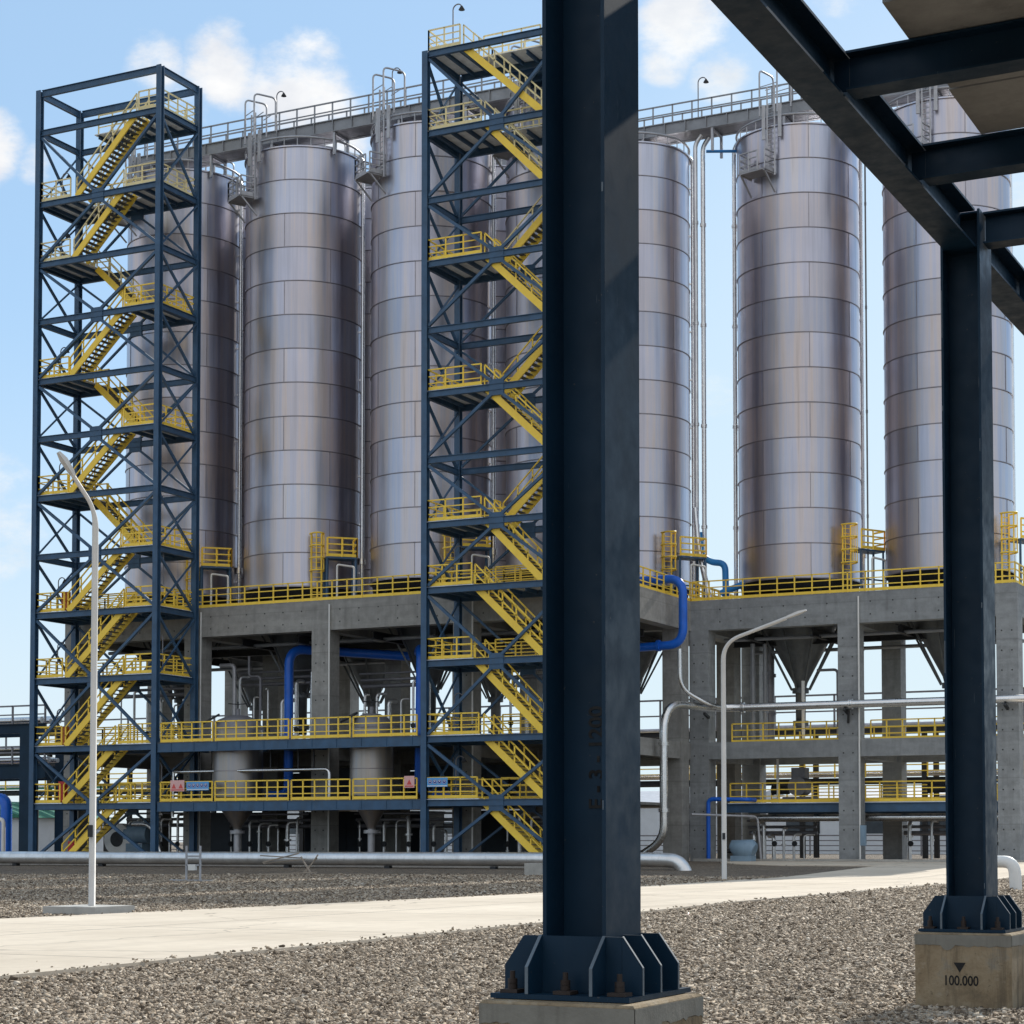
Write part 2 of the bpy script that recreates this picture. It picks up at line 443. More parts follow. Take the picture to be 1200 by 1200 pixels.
W = bpy.data.worlds.new('World'); S.world = W; W.use_nodes = True
nt = W.node_tree; bg = nt.nodes['Background']; bg.inputs[1].default_value = 0.15
sky = nt.nodes.new('ShaderNodeTexSky'); sky.sky_type = 'NISHITA'; sky.sun_disc = False
sky.sun_elevation = SUN_EL; sky.sun_rotation = SUN_AZ; sky.air_density = 1.0; sky.dust_density = 0.25; sky.ozone_density = 2.0
tc = nt.nodes.new('ShaderNodeTexCoord')
def sky_dir(az_deg, el_deg):
    """direction on the sky, azimuth clockwise from the view axis"""
    a = RAD(az_deg) - T; e = RAD(el_deg)
    return (math.sin(a)*math.cos(e), math.cos(a)*math.cos(e), math.sin(e))
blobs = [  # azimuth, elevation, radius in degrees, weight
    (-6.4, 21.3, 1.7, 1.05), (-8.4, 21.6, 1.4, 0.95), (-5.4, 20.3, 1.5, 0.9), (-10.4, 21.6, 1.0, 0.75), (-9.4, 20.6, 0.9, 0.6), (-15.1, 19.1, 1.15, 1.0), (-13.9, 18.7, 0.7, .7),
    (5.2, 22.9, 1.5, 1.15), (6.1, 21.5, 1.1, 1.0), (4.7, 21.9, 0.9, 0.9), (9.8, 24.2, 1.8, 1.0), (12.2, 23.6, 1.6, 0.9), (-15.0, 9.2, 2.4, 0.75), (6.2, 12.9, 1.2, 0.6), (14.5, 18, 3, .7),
    (30, 18, 9, 0.6), (62, 30, 12, 0.8), (-42, 30, 12, 0.9), (-80, 24, 22, 1.1), (105, 26, 24, 1.1), (150, 34, 30, 1.15), (-140, 34, 30, 1.15), (180, 20, 30, 1.1), (180, 60, 34, 1.1)]  # unseen clouds beside and behind the camera, enlarged to fill the shaded fronts
acc = None
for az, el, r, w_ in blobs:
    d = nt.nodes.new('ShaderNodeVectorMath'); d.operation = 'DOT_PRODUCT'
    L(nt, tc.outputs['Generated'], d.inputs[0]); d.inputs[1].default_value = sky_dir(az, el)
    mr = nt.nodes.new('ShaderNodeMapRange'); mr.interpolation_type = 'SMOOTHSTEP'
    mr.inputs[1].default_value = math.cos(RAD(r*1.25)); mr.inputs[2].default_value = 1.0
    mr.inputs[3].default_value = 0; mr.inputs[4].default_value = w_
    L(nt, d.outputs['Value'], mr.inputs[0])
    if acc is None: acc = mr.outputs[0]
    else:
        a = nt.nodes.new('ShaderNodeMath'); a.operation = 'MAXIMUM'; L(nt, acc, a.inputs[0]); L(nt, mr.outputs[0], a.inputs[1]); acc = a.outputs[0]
mp = nt.nodes.new('ShaderNodeMapping'); mp.inputs['Scale'].default_value = (1, 1, 1.7); L(nt, tc.outputs['Generated'], mp.inputs[0])
cn = noise(nt, mp.outputs[0], 20, 12, 0.62)
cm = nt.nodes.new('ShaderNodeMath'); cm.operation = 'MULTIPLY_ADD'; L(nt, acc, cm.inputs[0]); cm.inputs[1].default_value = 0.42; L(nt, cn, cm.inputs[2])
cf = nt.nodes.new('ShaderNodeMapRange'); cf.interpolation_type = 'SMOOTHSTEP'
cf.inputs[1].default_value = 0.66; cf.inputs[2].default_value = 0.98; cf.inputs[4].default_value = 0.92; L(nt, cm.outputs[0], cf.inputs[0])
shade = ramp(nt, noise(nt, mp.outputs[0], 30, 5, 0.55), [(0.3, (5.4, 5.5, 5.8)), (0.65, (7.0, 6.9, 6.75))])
sat = nt.nodes.new('ShaderNodeHueSaturation'); sat.inputs['Saturation'].default_value = 1.06; sat.inputs['Value'].default_value = 1.0
L(nt, sky.outputs[0], sat.inputs['Color'])
pale = mix(nt, 0.62, sat.outputs['Color'], (3.1, 4.6, 6.2))
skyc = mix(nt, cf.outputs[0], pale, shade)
# pale haze towards the horizon
sx = nt.nodes.new('ShaderNodeSeparateXYZ'); L(nt, tc.outputs['Generated'], sx.inputs[0])
hz = nt.nodes.new('ShaderNodeMapRange'); hz.interpolation_type = 'SMOOTHSTEP'
hz.inputs[1].default_value = 0.0; hz.inputs[2].default_value = 0.28; hz.inputs[3].default_value = 0.75; hz.inputs[4].default_value = 0.0
L(nt, sx.outputs['Z'], hz.inputs[0])
skyc = mix(nt, hz.outputs[0], skyc, (5.1, 5.8, 6.3))
gd = nt.nodes.new('ShaderNodeVectorMath'); gd.operation = 'DOT_PRODUCT'
L(nt, tc.outputs['Generated'], gd.inputs[0]); gd.inputs[1].default_value = sky_dir(13, 6)
gm = nt.nodes.new('ShaderNodeMapRange'); gm.interpolation_type = 'SMOOTHSTEP'; gm.inputs[1].default_value = math.cos(RAD(21)); gm.inputs[2].default_value = 1.0; gm.inputs[4].default_value = 0.7
L(nt, gd.outputs['Value'], gm.inputs[0])
skyc = mix(nt, gm.outputs[0], skyc, (4.9, 5.9, 6.4))
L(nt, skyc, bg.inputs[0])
S.view_settings.view_transform = 'Standard'; S.view_settings.look = 'None'; S.view_settings.exposure = 0

# ------------------------------------------------------------------ ground
def sheet(name, rows, mat, kind='structure', thick=None, lift=0.0):
    """rows: (y, x0, x1); follows ground_z"""
    vs = []; fs = []
    for y, a, b_ in rows:
        z = ground_z(y) + lift
        vs += [(a, y, z), (b_, y, z)]
    n = len(rows)
    for i in range(n-1):
        fs.append((2*i, 2*i+1, 2*i+3, 2*i+2))
    mb = MB(); mb.face_block(vs, fs)
    if thick:
        lo = [(x, y, z-thick) for x, y, z in vs]
        side = []
        N = 2*n
        for i in range(n-1):
            side.append((2*i, 2*i+2, 2*i+2+N, 2*i+N)); side.append((2*i+3, 2*i+1, 2*i+1+N, 2*i+3+N))
        side.append((0, N, N+1, 1)); side.append((2*n-2, 2*n-1, N+2*n-1, N+2*n-2))
        mb.face_block(vs+lo, side)
    o = mb.build(name, mat); o['kind'] = kind
    return o
ys = [-2500, -300, -60, 0, 30, 60, 75] + [75+k*2.5 for k in range(1, 11)] + [115, 150, 300, 1200, 5000]
sheet('ground', [(y, -4000, 4000) for y in ys], M['gravel'])
def interp(tab, y):
    for (y0, a), (y1, b_) in zip(tab, tab[1:]):
        if y <= y1: return a + (b_-a)*(y-y0)/(y1-y0)
    return tab[-1][1]
FAR = [(-60, -25.2), (29, -25.3), (49, -24.3), (71, -25.9), (83, -26.5), (200, -26.6)]
NEAR = [(-60, -14.1), (16.6, -14.5), (32, -15.45), (45.5, -16.6), (68, -17.2), (90, -17.6), (200, -18)]
rys = [-60, 0, 10, 16.6, 24, 29, 32, 40, 45.5, 49, 60, 68, 71, 75, 78, 80, 83, 86, 88, 90, 92.5]
sheet('road', [(y, interp(FAR, y), interp(NEAR, y)) for y in rys], M['road'], thick=0.3, lift=0.05)
sheet('side_pavement', [(y, a, b_) for y, a, b_ in ((92.5, -31.5, -8), (95, -35, -6), (97.5, -36.5, -6), (100, -37, -6), (103.2, -37, -6))], M['road'], thick=0.3, lift=0.046)

# loose stones
def scatter():
    rng = np.random.default_rng(3)
    N = 480000
    Y = 12.0 + 78*rng.random(N)**1.75
    X = (rng.random(N)*0.66-0.33)*Y
    u = X*math.cos(T) - Y*math.sin(T); v = X*math.sin(T) + Y*math.cos(T)
    far = np.interp(v, [p[0] for p in FAR], [p[1] for p in FAR]); near = np.interp(v, [p[0] for p in NEAR], [p[1] for p in NEAR])
    on_road = (u < near+0.02) & (u > far-0.05)
    edge = np.minimum(near-u, u-far)
    spill = on_road & (rng.random(N) < 0.22*np.exp(-np.clip(edge, 0, 9)/0.10)+0.00015)
    ok = ~on_road | spill
    lift = np.where(on_road, 0.052, 0.0)
    for cx, cy, hx, hy in ((-4.34, 9.74, .5, .62), (-4.34, 18.38, .5, .62), (-4.34, 27.02, .5, .62), (-26.2, 32.8, .7, .7)):
        ok &= ~((abs(u-cx) < hx) & (abs(v-cy) < hy))
    u, v, lift = u[ok], v[ok], lift[ok]; n = len(u)
    size = (0.007 + 0.017*rng.random(n)**1.6 + 0.016*(rng.random(n) < 0.02))*(1+0.9*np.clip((v-18)/45, 0, 1))
    base = np.array([(-1,-1,-1),(1,-1,-1),(1,1,-1),(-1,1,-1),(-1,-1,1),(1,-1,1),(1,1,1),(-1,1,1)], float)*0.7
    P = base[None] + rng.normal(0, 0.28, (n, 8, 3))
    P *= (size[:, None]*np.array([1.25, 0.95, 0.65])[None]*(0.75+0.5*rng.random((n, 3))))[:, None, :]
    a = rng.random(n)*2*PI; b_ = rng.normal(0, 0.45, n)
    cb, sb = np.cos(b_)[:, None], np.sin(b_)[:, None]
    x, z = P[..., 0]*cb - P[..., 2]*sb, P[..., 0]*sb + P[..., 2]*cb
    ca, sa = np.cos(a)[:, None], np.sin(a)[:, None]
    xx, yy = x*ca - P[..., 1]*sa, x*sa + P[..., 1]*ca
    V = np.stack([xx+u[:, None], yy+v[:, None], z + size[:, None]*0.30 + lift[:, None]], -1).reshape(-1, 3)
    F = (np.array([(0,3,2,1),(4,5,6,7),(0,1,5,4),(1,2,6,5),(2,3,7,6),(3,0,4,7)])[None] + (np.arange(n)*8)[:, None, None]).reshape(-1)
    me = bpy.data.meshes.new('gravel_stones')
    me.vertices.add(len(V)); me.vertices.foreach_set('co', V.ravel())
    me.loops.add(len(F)); me.loops.foreach_set('vertex_index', F.astype(np.int32))
    nf = len(F)//4
    me.polygons.add(nf); me.polygons.foreach_set('loop_start', np.arange(nf, dtype=np.int32)*4)
    me.update(calc_edges=True); me.materials.append(M['pebble'])
    o = bpy.data.objects.new('loose_gravel', me); COL.objects.link(o)
    tag(o, 'loose brown and grey gravel stones covering the open ground', 'gravel', None, 'stuff')
scatter()

# ------------------------------------------------------------------ gantry (pipe-rack frame in the foreground)
def gantry():
    GV = [9.74, 18.38, 27.02, 35.66]; GU = -4.385; GU2 = 1.75
    g = thing('steel_gantry', 'dark blue steel gantry frame on bolted concrete plinths in the foreground', 'gantry', (GU, GV[0], 0))
    ztop = 7.41; zb = 7.05; zc = 0.67
    def column(u, v, full=True):
        mb = MB(); fw = 0.47; wd = 0.37; tf = 0.022
        mb.box(u-wd/2, u-wd/2+tf, v-fw/2, v+fw/2, zc+0.03, ztop-0.002)
        mb.box(u+wd/2-tf, u+wd/2, v-fw/2, v+fw/2, zc+0.03, ztop-0.002)
        mb.box(u-wd/2+tf, u+wd/2-tf, v-0.010, v+0.010, zc+0.03, ztop-0.004)
        if full:   # stiffeners at the beam, front and back of the web
            for z in (zb+0.01, ztop-0.03):
                for s in (-1, 1):
                    mb.box(u-wd/2+tf, u+wd/2-tf, v+s*0.11-0.1, v+s*0.11+0.1, z, z+0.016)
        rs = random.Random(int(v*10+u)); 
        for xx in (u-wd/2+0.004, u+wd/2-tf+0.004):
            z = zc+0.4
            while z < ztop-0.5:
                ln = rs.choice((0.05, 0.12, 0.3, 0.45)); 
                if rs.random() < 0.55: mb.box(xx, xx+rs.uniform(.004, .010), v-fw/2-0.0012, v-fw/2-0.0002, z, z+ln, 1)
                z += ln+rs.uniform(.1, .9)
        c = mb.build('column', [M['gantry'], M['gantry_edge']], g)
        # base plate, boxed skirt and tapered gusset plates
        b = MB(); hu = 0.40; hv = 0.43; t = 0.022; h = 0.30; gv = 0.14
        b.box(u-hu, u+hu, v-hv, v+hv, zc+0.004, zc+0.030)
        z0 = zc+0.031; z1 = z0+h
        b.box(u-wd/2-0.10, u+wd/2+0.10, v-fw/2-t-0.001, v-fw/2-0.001, z0, z1)      # front skirt plate
        b.box(u-wd/2-0.10, u+wd/2+0.10, v+fw/2+0.001, v+fw/2+t+0.001, z0, z1)
        for su in (-1, 1):      # wings left and right of the skirt (tapered)
            for vv in (v-fw/2-t, v-t/2, v+fw/2+0.002):
                x0 = u+su*(wd/2+0.001); x1 = u+su*hu
                if vv != v-t/2: x0 = u+su*(wd/2+0.101)
                xm = u+su*(wd/2+0.105)
                poly = [(x0,vv,z0),(x1,vv,z0),(x1,vv,z0+gv),(xm,vv,z1),(x0,vv,z1)] if vv == v-t/2 else [(x0,vv,z0),(x1,vv,z0),(x1,vv,z0+gv),(x0,vv,z1)]
                b.prism(poly, (0, t, 0))
        for sv in (-1, 1):      # gussets standing out of the front and back skirt
            for xx in (u-wd/2-0.012, u+wd/2-0.012):
                y0 = v+sv*(fw/2+t+0.002); y1 = v+sv*hv
                b.prism([(xx,y0,z0),(xx,y1,z0),(xx,y1,z0+gv),(xx,y0,z1)], (t, 0, 0))
        for bu in (-0.31, 0, 0.31):
            for bv in (-0.345, 0.345):
                k = MB(); px, py = u+bu, v+bv
                k.tube([(px,py,zc+0.03),(px,py,zc+0.145)], 0.015, 8)
                k.tube([(px,py,zc+0.05),(px,py,zc+0.078)], 0.026, 6)
                k.tube([(px,py,zc+0.080),(px,py,zc+0.105)], 0.026, 6)
                k.box(px-0.05, px+0.05, py-0.05, py+0.05, zc+0.031, zc+0.049)
                k.build('anchor_bolt', M['rust'], c)
        # worn bright arrises on the gusset edges
        e = b
        for xx in (u-wd/2-0.012, u+wd/2-0.012):
            y1 = v-hv
            e.box(xx+0.002, xx+t-0.002, y1-0.003, y1-0.0005, z0, z0+gv, 1)
            e.prism([(xx+0.002,y1-0.003,z0+gv),(xx+t-0.002,y1-0.003,z0+gv),(xx+t-0.002,v-fw/2-t-0.003,z1+0.002),(xx+0.002,v-fw/2-t-0.003,z1+0.002)], (0,0,0.003), 1)
        for vv in (v-fw/2-t, v-t/2, v+fw/2+0.002):
            x1 = u+hu
            e.box(x1+0.0005, x1+0.003, vv+0.002, vv+t-0.002, z0, z0+gv, 1)
            e.prism([(x1+0.003,vv+0.002,z0+gv),(x1+0.003,vv+t-0.002,z0+gv),(u+wd/2+0.103,vv+t-0.002,z1+0.002),(u+wd/2+0.103,vv+0.002,z1+0.002)], (0,0,0.003), 1)
        e.build('base', [M['gantry'], M['gantry_edge']], c)
        return c
    for v in GV: column(GU, v)
    for v in GV[:3]: column(GU2, v)
    for u in (GU, GU2):
        for v0, v1 in zip([GV[0]-9.0]+GV[:-1], GV):
            mb = MB(); mb.ibeam((u, v0+0.24, (zb+ztop)/2), (u, v1-0.24, (zb+ztop)/2), 0.29, ztop-zb, 0.022, 0.014)
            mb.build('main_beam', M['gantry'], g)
    vs = [5.35, 7.55, 9.74, 11.9, 14.15, 16.35, 18.38, 20.6, 22.8, 24.9, 27.02, 29.2, 31.4, 33.5]
    for v in vs:
        mb = MB(); zz = zb+0.06
        mb.ibeam((GU+0.19 if v in GV else GU+0.15, v, (zz+ztop-0.003)/2), (GU2-0.15 if v not in GV else GU2-0.19, v, (zz+ztop-0.003)/2), 0.22, ztop-zz-0.003, 0.018, 0.012)
        if v in GV:
            mb.box(GU+0.62, GU+0.63, v-0.1, v+0.1, zz+0.02, ztop-0.025)
        # notch plate joining the main beam web
        mb.box(GU+0.03, GU+0.149, v-0.006, v+0.006, zz+0.03, ztop-0.03)
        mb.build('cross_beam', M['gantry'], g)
    # stencilled column number on the first column web
    R = Matrix(((0,-1,0),(0,0,-1),(1,0,0))).to_4x4()   # text runs upward on the web, facing the viewer
    text_mesh('stencil_number', 'E - 3 - 1200', 0.118, M['ink'], g, Matrix.Translation(Vector((-4.315, 9.725, 1.675)) - Vector(g.location)) @ R, 'LEFT', 0.0025)
    return g
gantry()

def plinth(v, label, mark=None):
    h = 0.67; hu = 0.44; hv = 0.475; u = -4.345; v = v-0.075
    p = thing('concrete_plinth', label, 'plinth', (u, v, 0), 'concrete plinths under the gantry columns')
    mb = MB(); c = 0.012
    vs = []
    prof = [(hu, hv, -0.2), (hu, hv, h-0.115), (hu-0.004, hv-0.004, h-0.112), (hu-0.004, hv-0.004, h-0.105), (hu, hv, h-0.10), (hu, hv, h-c), (hu-c, hv-c, h)]
    for a, b, z in prof: vs += [(u-a, v-b, z), (u+a, v-b, z), (u+a, v+b, z), (u-a, v+b, z)]
    fs = []
    for i in range(len(prof)-1):
        for k in range(4): fs.append((4*i+k, 4*i+(k+1) % 4, 4*i+4+(k+1) % 4, 4*i+4+k))
    n = 4*(len(prof)-1); fs.append((n, n+1, n+2, n+3))
    mb.face_block(vs, fs)
    mb.build('block', M['conc_plinth'], p)
    gr = MB(); rnd = random.Random(int(v*7)); n = 26; pts = []
    for k in range(n+1): pts.append((u-hu-0.004+(2*hu+0.008)*k/n, h-0.105-abs(rnd.gauss(0, 0.012))-(0.035 if 7 < k < 11 else 0)))
    gr.prism([(x, v-hv-0.004, z) for x, z in pts] + [(u+hu+0.004, v-hv-0.004, h-c-0.004), (u-hu-0.004, v-hv-0.004, h-c-0.004)], (0, 0.003, 0))
    pts = [(v-hv-0.004+(2*hv+0.008)*k/n, h-0.105-abs(rnd.gauss(0, 0.012))) for k in range(n+1)]
    gr.prism([(u+hu+0.004, y, z) for y, z in pts] + [(u+hu+0.004, v+hv+0.004, h-c-0.004), (u+hu+0.004, v-hv-0.004, h-c-0.004)], (-0.003, 0, 0))
    gr.build('grout_band', M['grout'], p)
    if mark:
        y = v-hv-0.0015
        t = MB(); uc = u-0.03; z = 0.315
        t.prism([(uc-0.055,y,z+0.09),(uc+0.055,y,z+0.09),(uc,y,z)], (0,-0.001,0)); t.build('level_arrow', M['ink'], p)
        text_mesh('level_mark', mark, 0.125, M['ink'], p, Matrix.Translation(Vector((-0.02, -hv-0.0015, 0.20))) @ Matrix(((1,0,0),(0,0,-1),(0,1,0))).to_4x4() @ Matrix.Scale(0.80, 4, (1,0,0)), 'CENTER', 0.002)
    return p
plinth(9.74, 'stained concrete plinth under the big front gantry column')
plinth(18.38, 'brown stained concrete plinth with black triangle and level number', '100.000')
plinth(27.02, 'concrete plinth mostly hidden behind the numbered one at right edge')

# concrete planks lying on the gantry
pl = [(11.55, 0.88, 0.0, 'grey concrete plank on the gantry roof, lowest seen near the top edge'),
      (12.44, 0.90, 0.03, 'grey concrete plank on the gantry roof with small dark holes'),
      (13.36, 0.88, -0.02, 'concrete plank above the first cross beam seen from below'),
      (14.25, 0.90, 0.02, 'concrete plank just past the first cross beam of the gantry'),
      (15.17, 1.10, 0.0, 'broad concrete plank ending at the second cross beam')]
for v, w_, du, lab in pl:
    mb = MB(); mb.box(-3.74+du, 2.0, v, v+w_-0.012, 7.416, 7.57)
    if 'holes' in lab:
        for q in range(6): mb.disc((-2.98+0.01*q, v+0.12+0.12*q, 7.414), (0,0,1), 0.018, 0.004, 8, 1); mb.disc((-2.80, v+0.1+0.13*q, 7.414), (0,0,1), 0.012, 0.004, 8, 1)
    o = mb.build('concrete_plank', [M['conc_plank'], M['tie']], None, (-1, v+w_/2, 7.416)); tag(o, lab, 'plank', 'concrete planks on the gantry')
mb = MB()
mb.box(-3.15, -3.02, 11.6, 13.2, 7.34, 7.412); mb.box(-3.15, -3.13, 11.6, 13.2, 7.27, 7.34)
o = mb.build('cable_channel', M['galv'], None, (-3.1, 12.4, 7.3)); tag(o, 'short pale steel channel fixed under the gantry planks', 'channel')
mb = MB(); mb.tube([(-4.6, 13.1, 7.72), (-3.2, 13.05, 7.72)], 0.11, 12)
o = mb.build('roof_pipe', M['machine'], None, (-4, 13, 7.72)); tag(o, 'short blue grey pipe end resting above the gantry roof', 'pipe')

# ------------------------------------------------------------------ railings
def rail(mb, pts, h=1.1, step=1.0, r=0.034, toe=True, mid=2, mat=0):
    pts = [Vector(p) for p in pts]
    for a, b in zip(pts, pts[1:]):
        n = max(1, round((b-a).length/step))
        for i in range(n+1):
            p = a + (b-a)*(i/n)
            mb.bar(p, p+Vector((0,0,h)), 2*r, 2*r, mat)
        for k in range(mid+1):
            z = Vector((0,0,h*(k+1)/(mid+1)))
            mb.bar(a+z, b+z, 2*r if k == mid else 1.6*r, 2*r if k == mid else 1.6*r, mat)
        if toe:
            z = Vector((0,0,0.10)); mb.bar(a+z, b+z, 0.02, 0.16, mat)

# ------------------------------------------------------------------ stair towers
LV = dict(A=43.5, B=39.2, C=35.6, D=32.2, E=28.65, F=25.25, G=21.75, H=18.3, I=14.85, J=11.0, K=7.03, L=3.7)
ORDER = 'ABCDEFGHIJKL'
TV = 90.0; TD = 3.68
def tower(u0, Wd, mirror, label, top_frame, shift):
    gz = ground_z(TV)
    t = thing('stair_tower', label, 'stair tower', (u0+Wd/2, TV+TD/2, gz), 'steel stair towers')
    X = (lambda x: u0+Wd-x) if mirror else (lambda x: u0+x)
    ztop = 45.9 if top_frame else LV['A']
    xs = (0.0, Wd); vs = (0.0, TD)
    for x in xs:
        for v in vs:
            mb = MB(); mb.ibeam((X(x), TV+v, gz-0.1), (X(x), TV+v, ztop), 0.33, 0.35, 0.05, 0.05, up=(0,1,0))
            mb.build('column', M['tower'], t)
    def frame(z, h, name='floor_frame'):
        mb = MB(); zc = z-h/2
        g_ = 0.19
        mb.ibeam((X(g_), TV, zc), (X(Wd-g_), TV, zc), 0.20, h, 0.03, 0.05); mb.ibeam((X(g_), TV+TD, zc), (X(Wd-g_), TV+TD, zc), 0.20, h, 0.03, 0.05)
        for x in xs: mb.ibeam((X(x), TV+0.2, zc), (X(x), TV+TD-0.2, zc), 0.20, h, 0.03, 0.05)
        return mb.build(name, M['tower'], t)
    for n in ORDER: frame(LV[n], 0.34)
    if top_frame: frame(45.9, 0.40, 'roof_frame')
    kinds = dict(A='R', B='LR', C='L', D='R', E='L', F='R', G='L', H='R', I='LR', J='LR', K='LR', L='LR')
    FL = [('A','B',.80,.31,0), ('B','C',.70,.29,0), ('C','D',.29,.70,1), ('D','E',.70,.27,0), ('E','F',.29,.70,1), ('F','G',.70,.27,0),
          ('G','H',.29,.70,1), ('H','I',.70,.27,0), ('I','J',.73,.26,0), ('J','K',.73,.26,0), ('K','L',.67,.25,0), ('L',None,.68,.24,0)]
    xl, xr = 0.27*Wd, 0.72*Wd
    for n in ORDER:
        z = LV[n]; k = kinds[n]
        mb = MB()
        xR = {'A': .81, 'B': .71, 'I': .74, 'J': .74, 'K': .69, 'L': .70}.get(n, .71)*Wd
        xL = {'I': .26, 'J': .25, 'K': .25, 'L': .24}.get(n, .28)*Wd
        xR -= shift(n)*Wd; xL -= shift(n)*Wd
        areas = []
        if 'L' in k: areas.append((0.05, xL, 0.03, TD-0.03))
        if 'R' in k: areas.append((xR, Wd-0.05, 0.03, TD-0.03))
        if k == 'LR' or n == 'A':
            areas.append((xL if 'L' in k else 0.28*Wd, xR, 2.0, TD-0.03))
        for (a, b, c, d) in areas:
            x0, x1 = sorted((X(a), X(b)))
            mb.box(x0, x1, TV+c, TV+d, z+0.004, z+0.05, 1)
            for q in range(int((b-a)/0.9)+1):
                xx = X(a+0.25+q*0.9)
                if a+0.25+q*0.9 > b-0.05: break
                mb.ibeam((xx, TV+c+0.1, z-0.11), (xx, TV+d-0.12, z-0.11), 0.12, 0.2, 0.02, 0.03, mat=0)
        mb.build('deck', [M['tower'], M['underside']], t)
        zz = z+0.05
        def R(*pp, **kw):
            rl = MB(); rail(rl, [(X(x), TV+v, zz) for x, v in pp], **kw)
            rl.build('railing', M['yellow_pale' if n in 'ABC' else 'yellow'], t)
        if 'L' in k:
            R((xL-0.15, 0.06), (0.12, 0.06), (0.12, TD-0.08), (xL, TD-0.08), step=0.95)
            if k == 'L': R((xL, 1.4), (xL, 2.1), step=0.7)
        if 'R' in k:
            R((xR+0.1, 0.06), (Wd-0.12, 0.06), (Wd-0.12, TD-0.08), (xR, TD-0.08), step=0.95)
            if k == 'R' and n != 'A': R((xR, 1.4), (xR, 2.1), step=0.7)
        if k == 'LR' or n == 'A':
            a = xL if 'L' in k else 0.28*Wd
            R((a, TD-0.08), (xR, TD-0.08), step=1.1)
            R((a+0.3, 2.02), (xR-0.3, 2.02), step=1.1, toe=False)
    for a, b, fa, fb, lane in FL:
        za = LV[a]+0.05; zb = (LV[b] if b else gz)+0.05
        v0, v1 = ((0.12, 1.25) if lane == 0 else (2.25, 3.38))
        xa, xb = (fa-shift(a))*Wd, (fb-shift(b or 'L'))*Wd
        st = MB()
        for v in (v0, v1):
            st.bar((X(xa), TV+v, za-0.12), (X(xb), TV+v, zb-0.02), 0.08, 0.36)
        fl = st.build('stair_flight', M['yellow'], t)
        tr = MB(); n = max(6, round((za-zb)/0.21))
        for i in range(1, n):
            f = i/n; x = xa+(xb-xa)*f; z = za+(zb-za)*f
            tr.box(min(X(x-.15), X(x+.15)), max(X(x-.15), X(x+.15)), TV+v0+0.04, TV+v1-0.04, z-0.03, z+0.01)
        tr.build('treads', M['grating'], fl)
        hr = MB()
        for v in (v0, v1):
            a_ = Vector((X(xa), TV+v, za)); b_ = Vector((X(xb), TV+v, zb)); n = max(3, round((a_-b_).length/1.15))
            for i in range(n+1):
                p = a_+(b_-a_)*(i/n); hr.bar(p, p+Vector((0,0,1.05)), 0.065)
            for h in (0.55, 1.05): hr.bar(a_+Vector((0,0,h)), b_+Vector((0,0,h)), 0.065)
        hr.build('handrail', M['yellow_pale' if a in 'ABC' else 'yellow'], fl)
    # chevron bracing front and back
    mid = Wd/2
    for vv, w_ in ((0.0, 0.155), (TD, 0.12)):
        for n, up, dn in (('B','A','C'), ('D','C','E'), ('F','E','G'), ('H','G','I'), ('J','I','K'), ('L','K',None)):
            z = LV[n]-0.19; gs = MB()
            gs.box(min(X(mid-.42), X(mid+.42)), max(X(mid-.42), X(mid+.42)), TV+vv-0.065, TV+vv+0.065, z-0.42, z+0.42)
            gs.build('gusset', M['tower'], t)
            for x in xs:
                s = 1 if x > mid else -1
                b = MB(); b.bar((X(mid+s*.3), TV+vv, z+0.35), (X(x-s*.19), TV+vv, LV[up]-0.45), w_, w_); b.build('brace', M['tower'], t)
                zd = LV[dn]-0.0 if dn else gz+0.2
                b = MB(); b.bar((X(mid+s*.3), TV+vv, z-0.35), (X(x-s*.19), TV+vv, zd+0.1), w_, w_); b.build('brace', M['tower'], t)
    # X bracing on the two narrow sides
    for x in xs:
        for a, b in zip(ORDER[:-1], ORDER[1:]):
            k = MB(); o = 0.04
            k.bar((X(x)-o, TV+0.2, LV[a]-0.45), (X(x)-o, TV+TD-0.2, LV[b]+0.1), 0.13, 0.13); k.build('brace', M['tower'], t)
            k = MB(); k.bar((X(x)+o+0.06, TV+TD-0.2, LV[a]-0.45), (X(x)+o+0.06, TV+0.2, LV[b]+0.1), 0.085, 0.085); k.build('brace', M['tower'], t)
    return t, X
T1, X1 = tower(-76.25, 8.75, False, 'left blue steel stair tower with open top frame and yellow stairs', True, lambda n: 0)
T2, X2 = tower(-50.12, 8.45, True, 'right blue steel stair tower with flat railed top beside the front column', False, lambda n: 0.06 if n == 'A' else (0.11 if n in 'BCDEFGH' else 0.075))
# link deck from the top of the right tower back to the walkway
mb = MB(); mb.box(-47.2, -42.6, 93.9, 97.4, 43.36, 43.41)
for v in (94.1, 95.2, 96.3, 97.2): mb.ibeam((-47.2, v, 43.2), (-42.6, v, 43.2), 0.2, 0.30, 0.03, 0.03)
lk = mb.build('link_deck', M['tower'], T2)
rl = MB(); rail(rl, [(-47.1, 94.0, 43.41), (-47.1, 97.3, 43.41)], step=1.1); rl.build('railing', M['yellow_pale'], lk)
rl = MB(); rail(rl, [(-42.7, 94.0, 43.41), (-42.7, 97.3, 43.41)], step=1.1)
rl.build('railing', M['yellow'], lk)

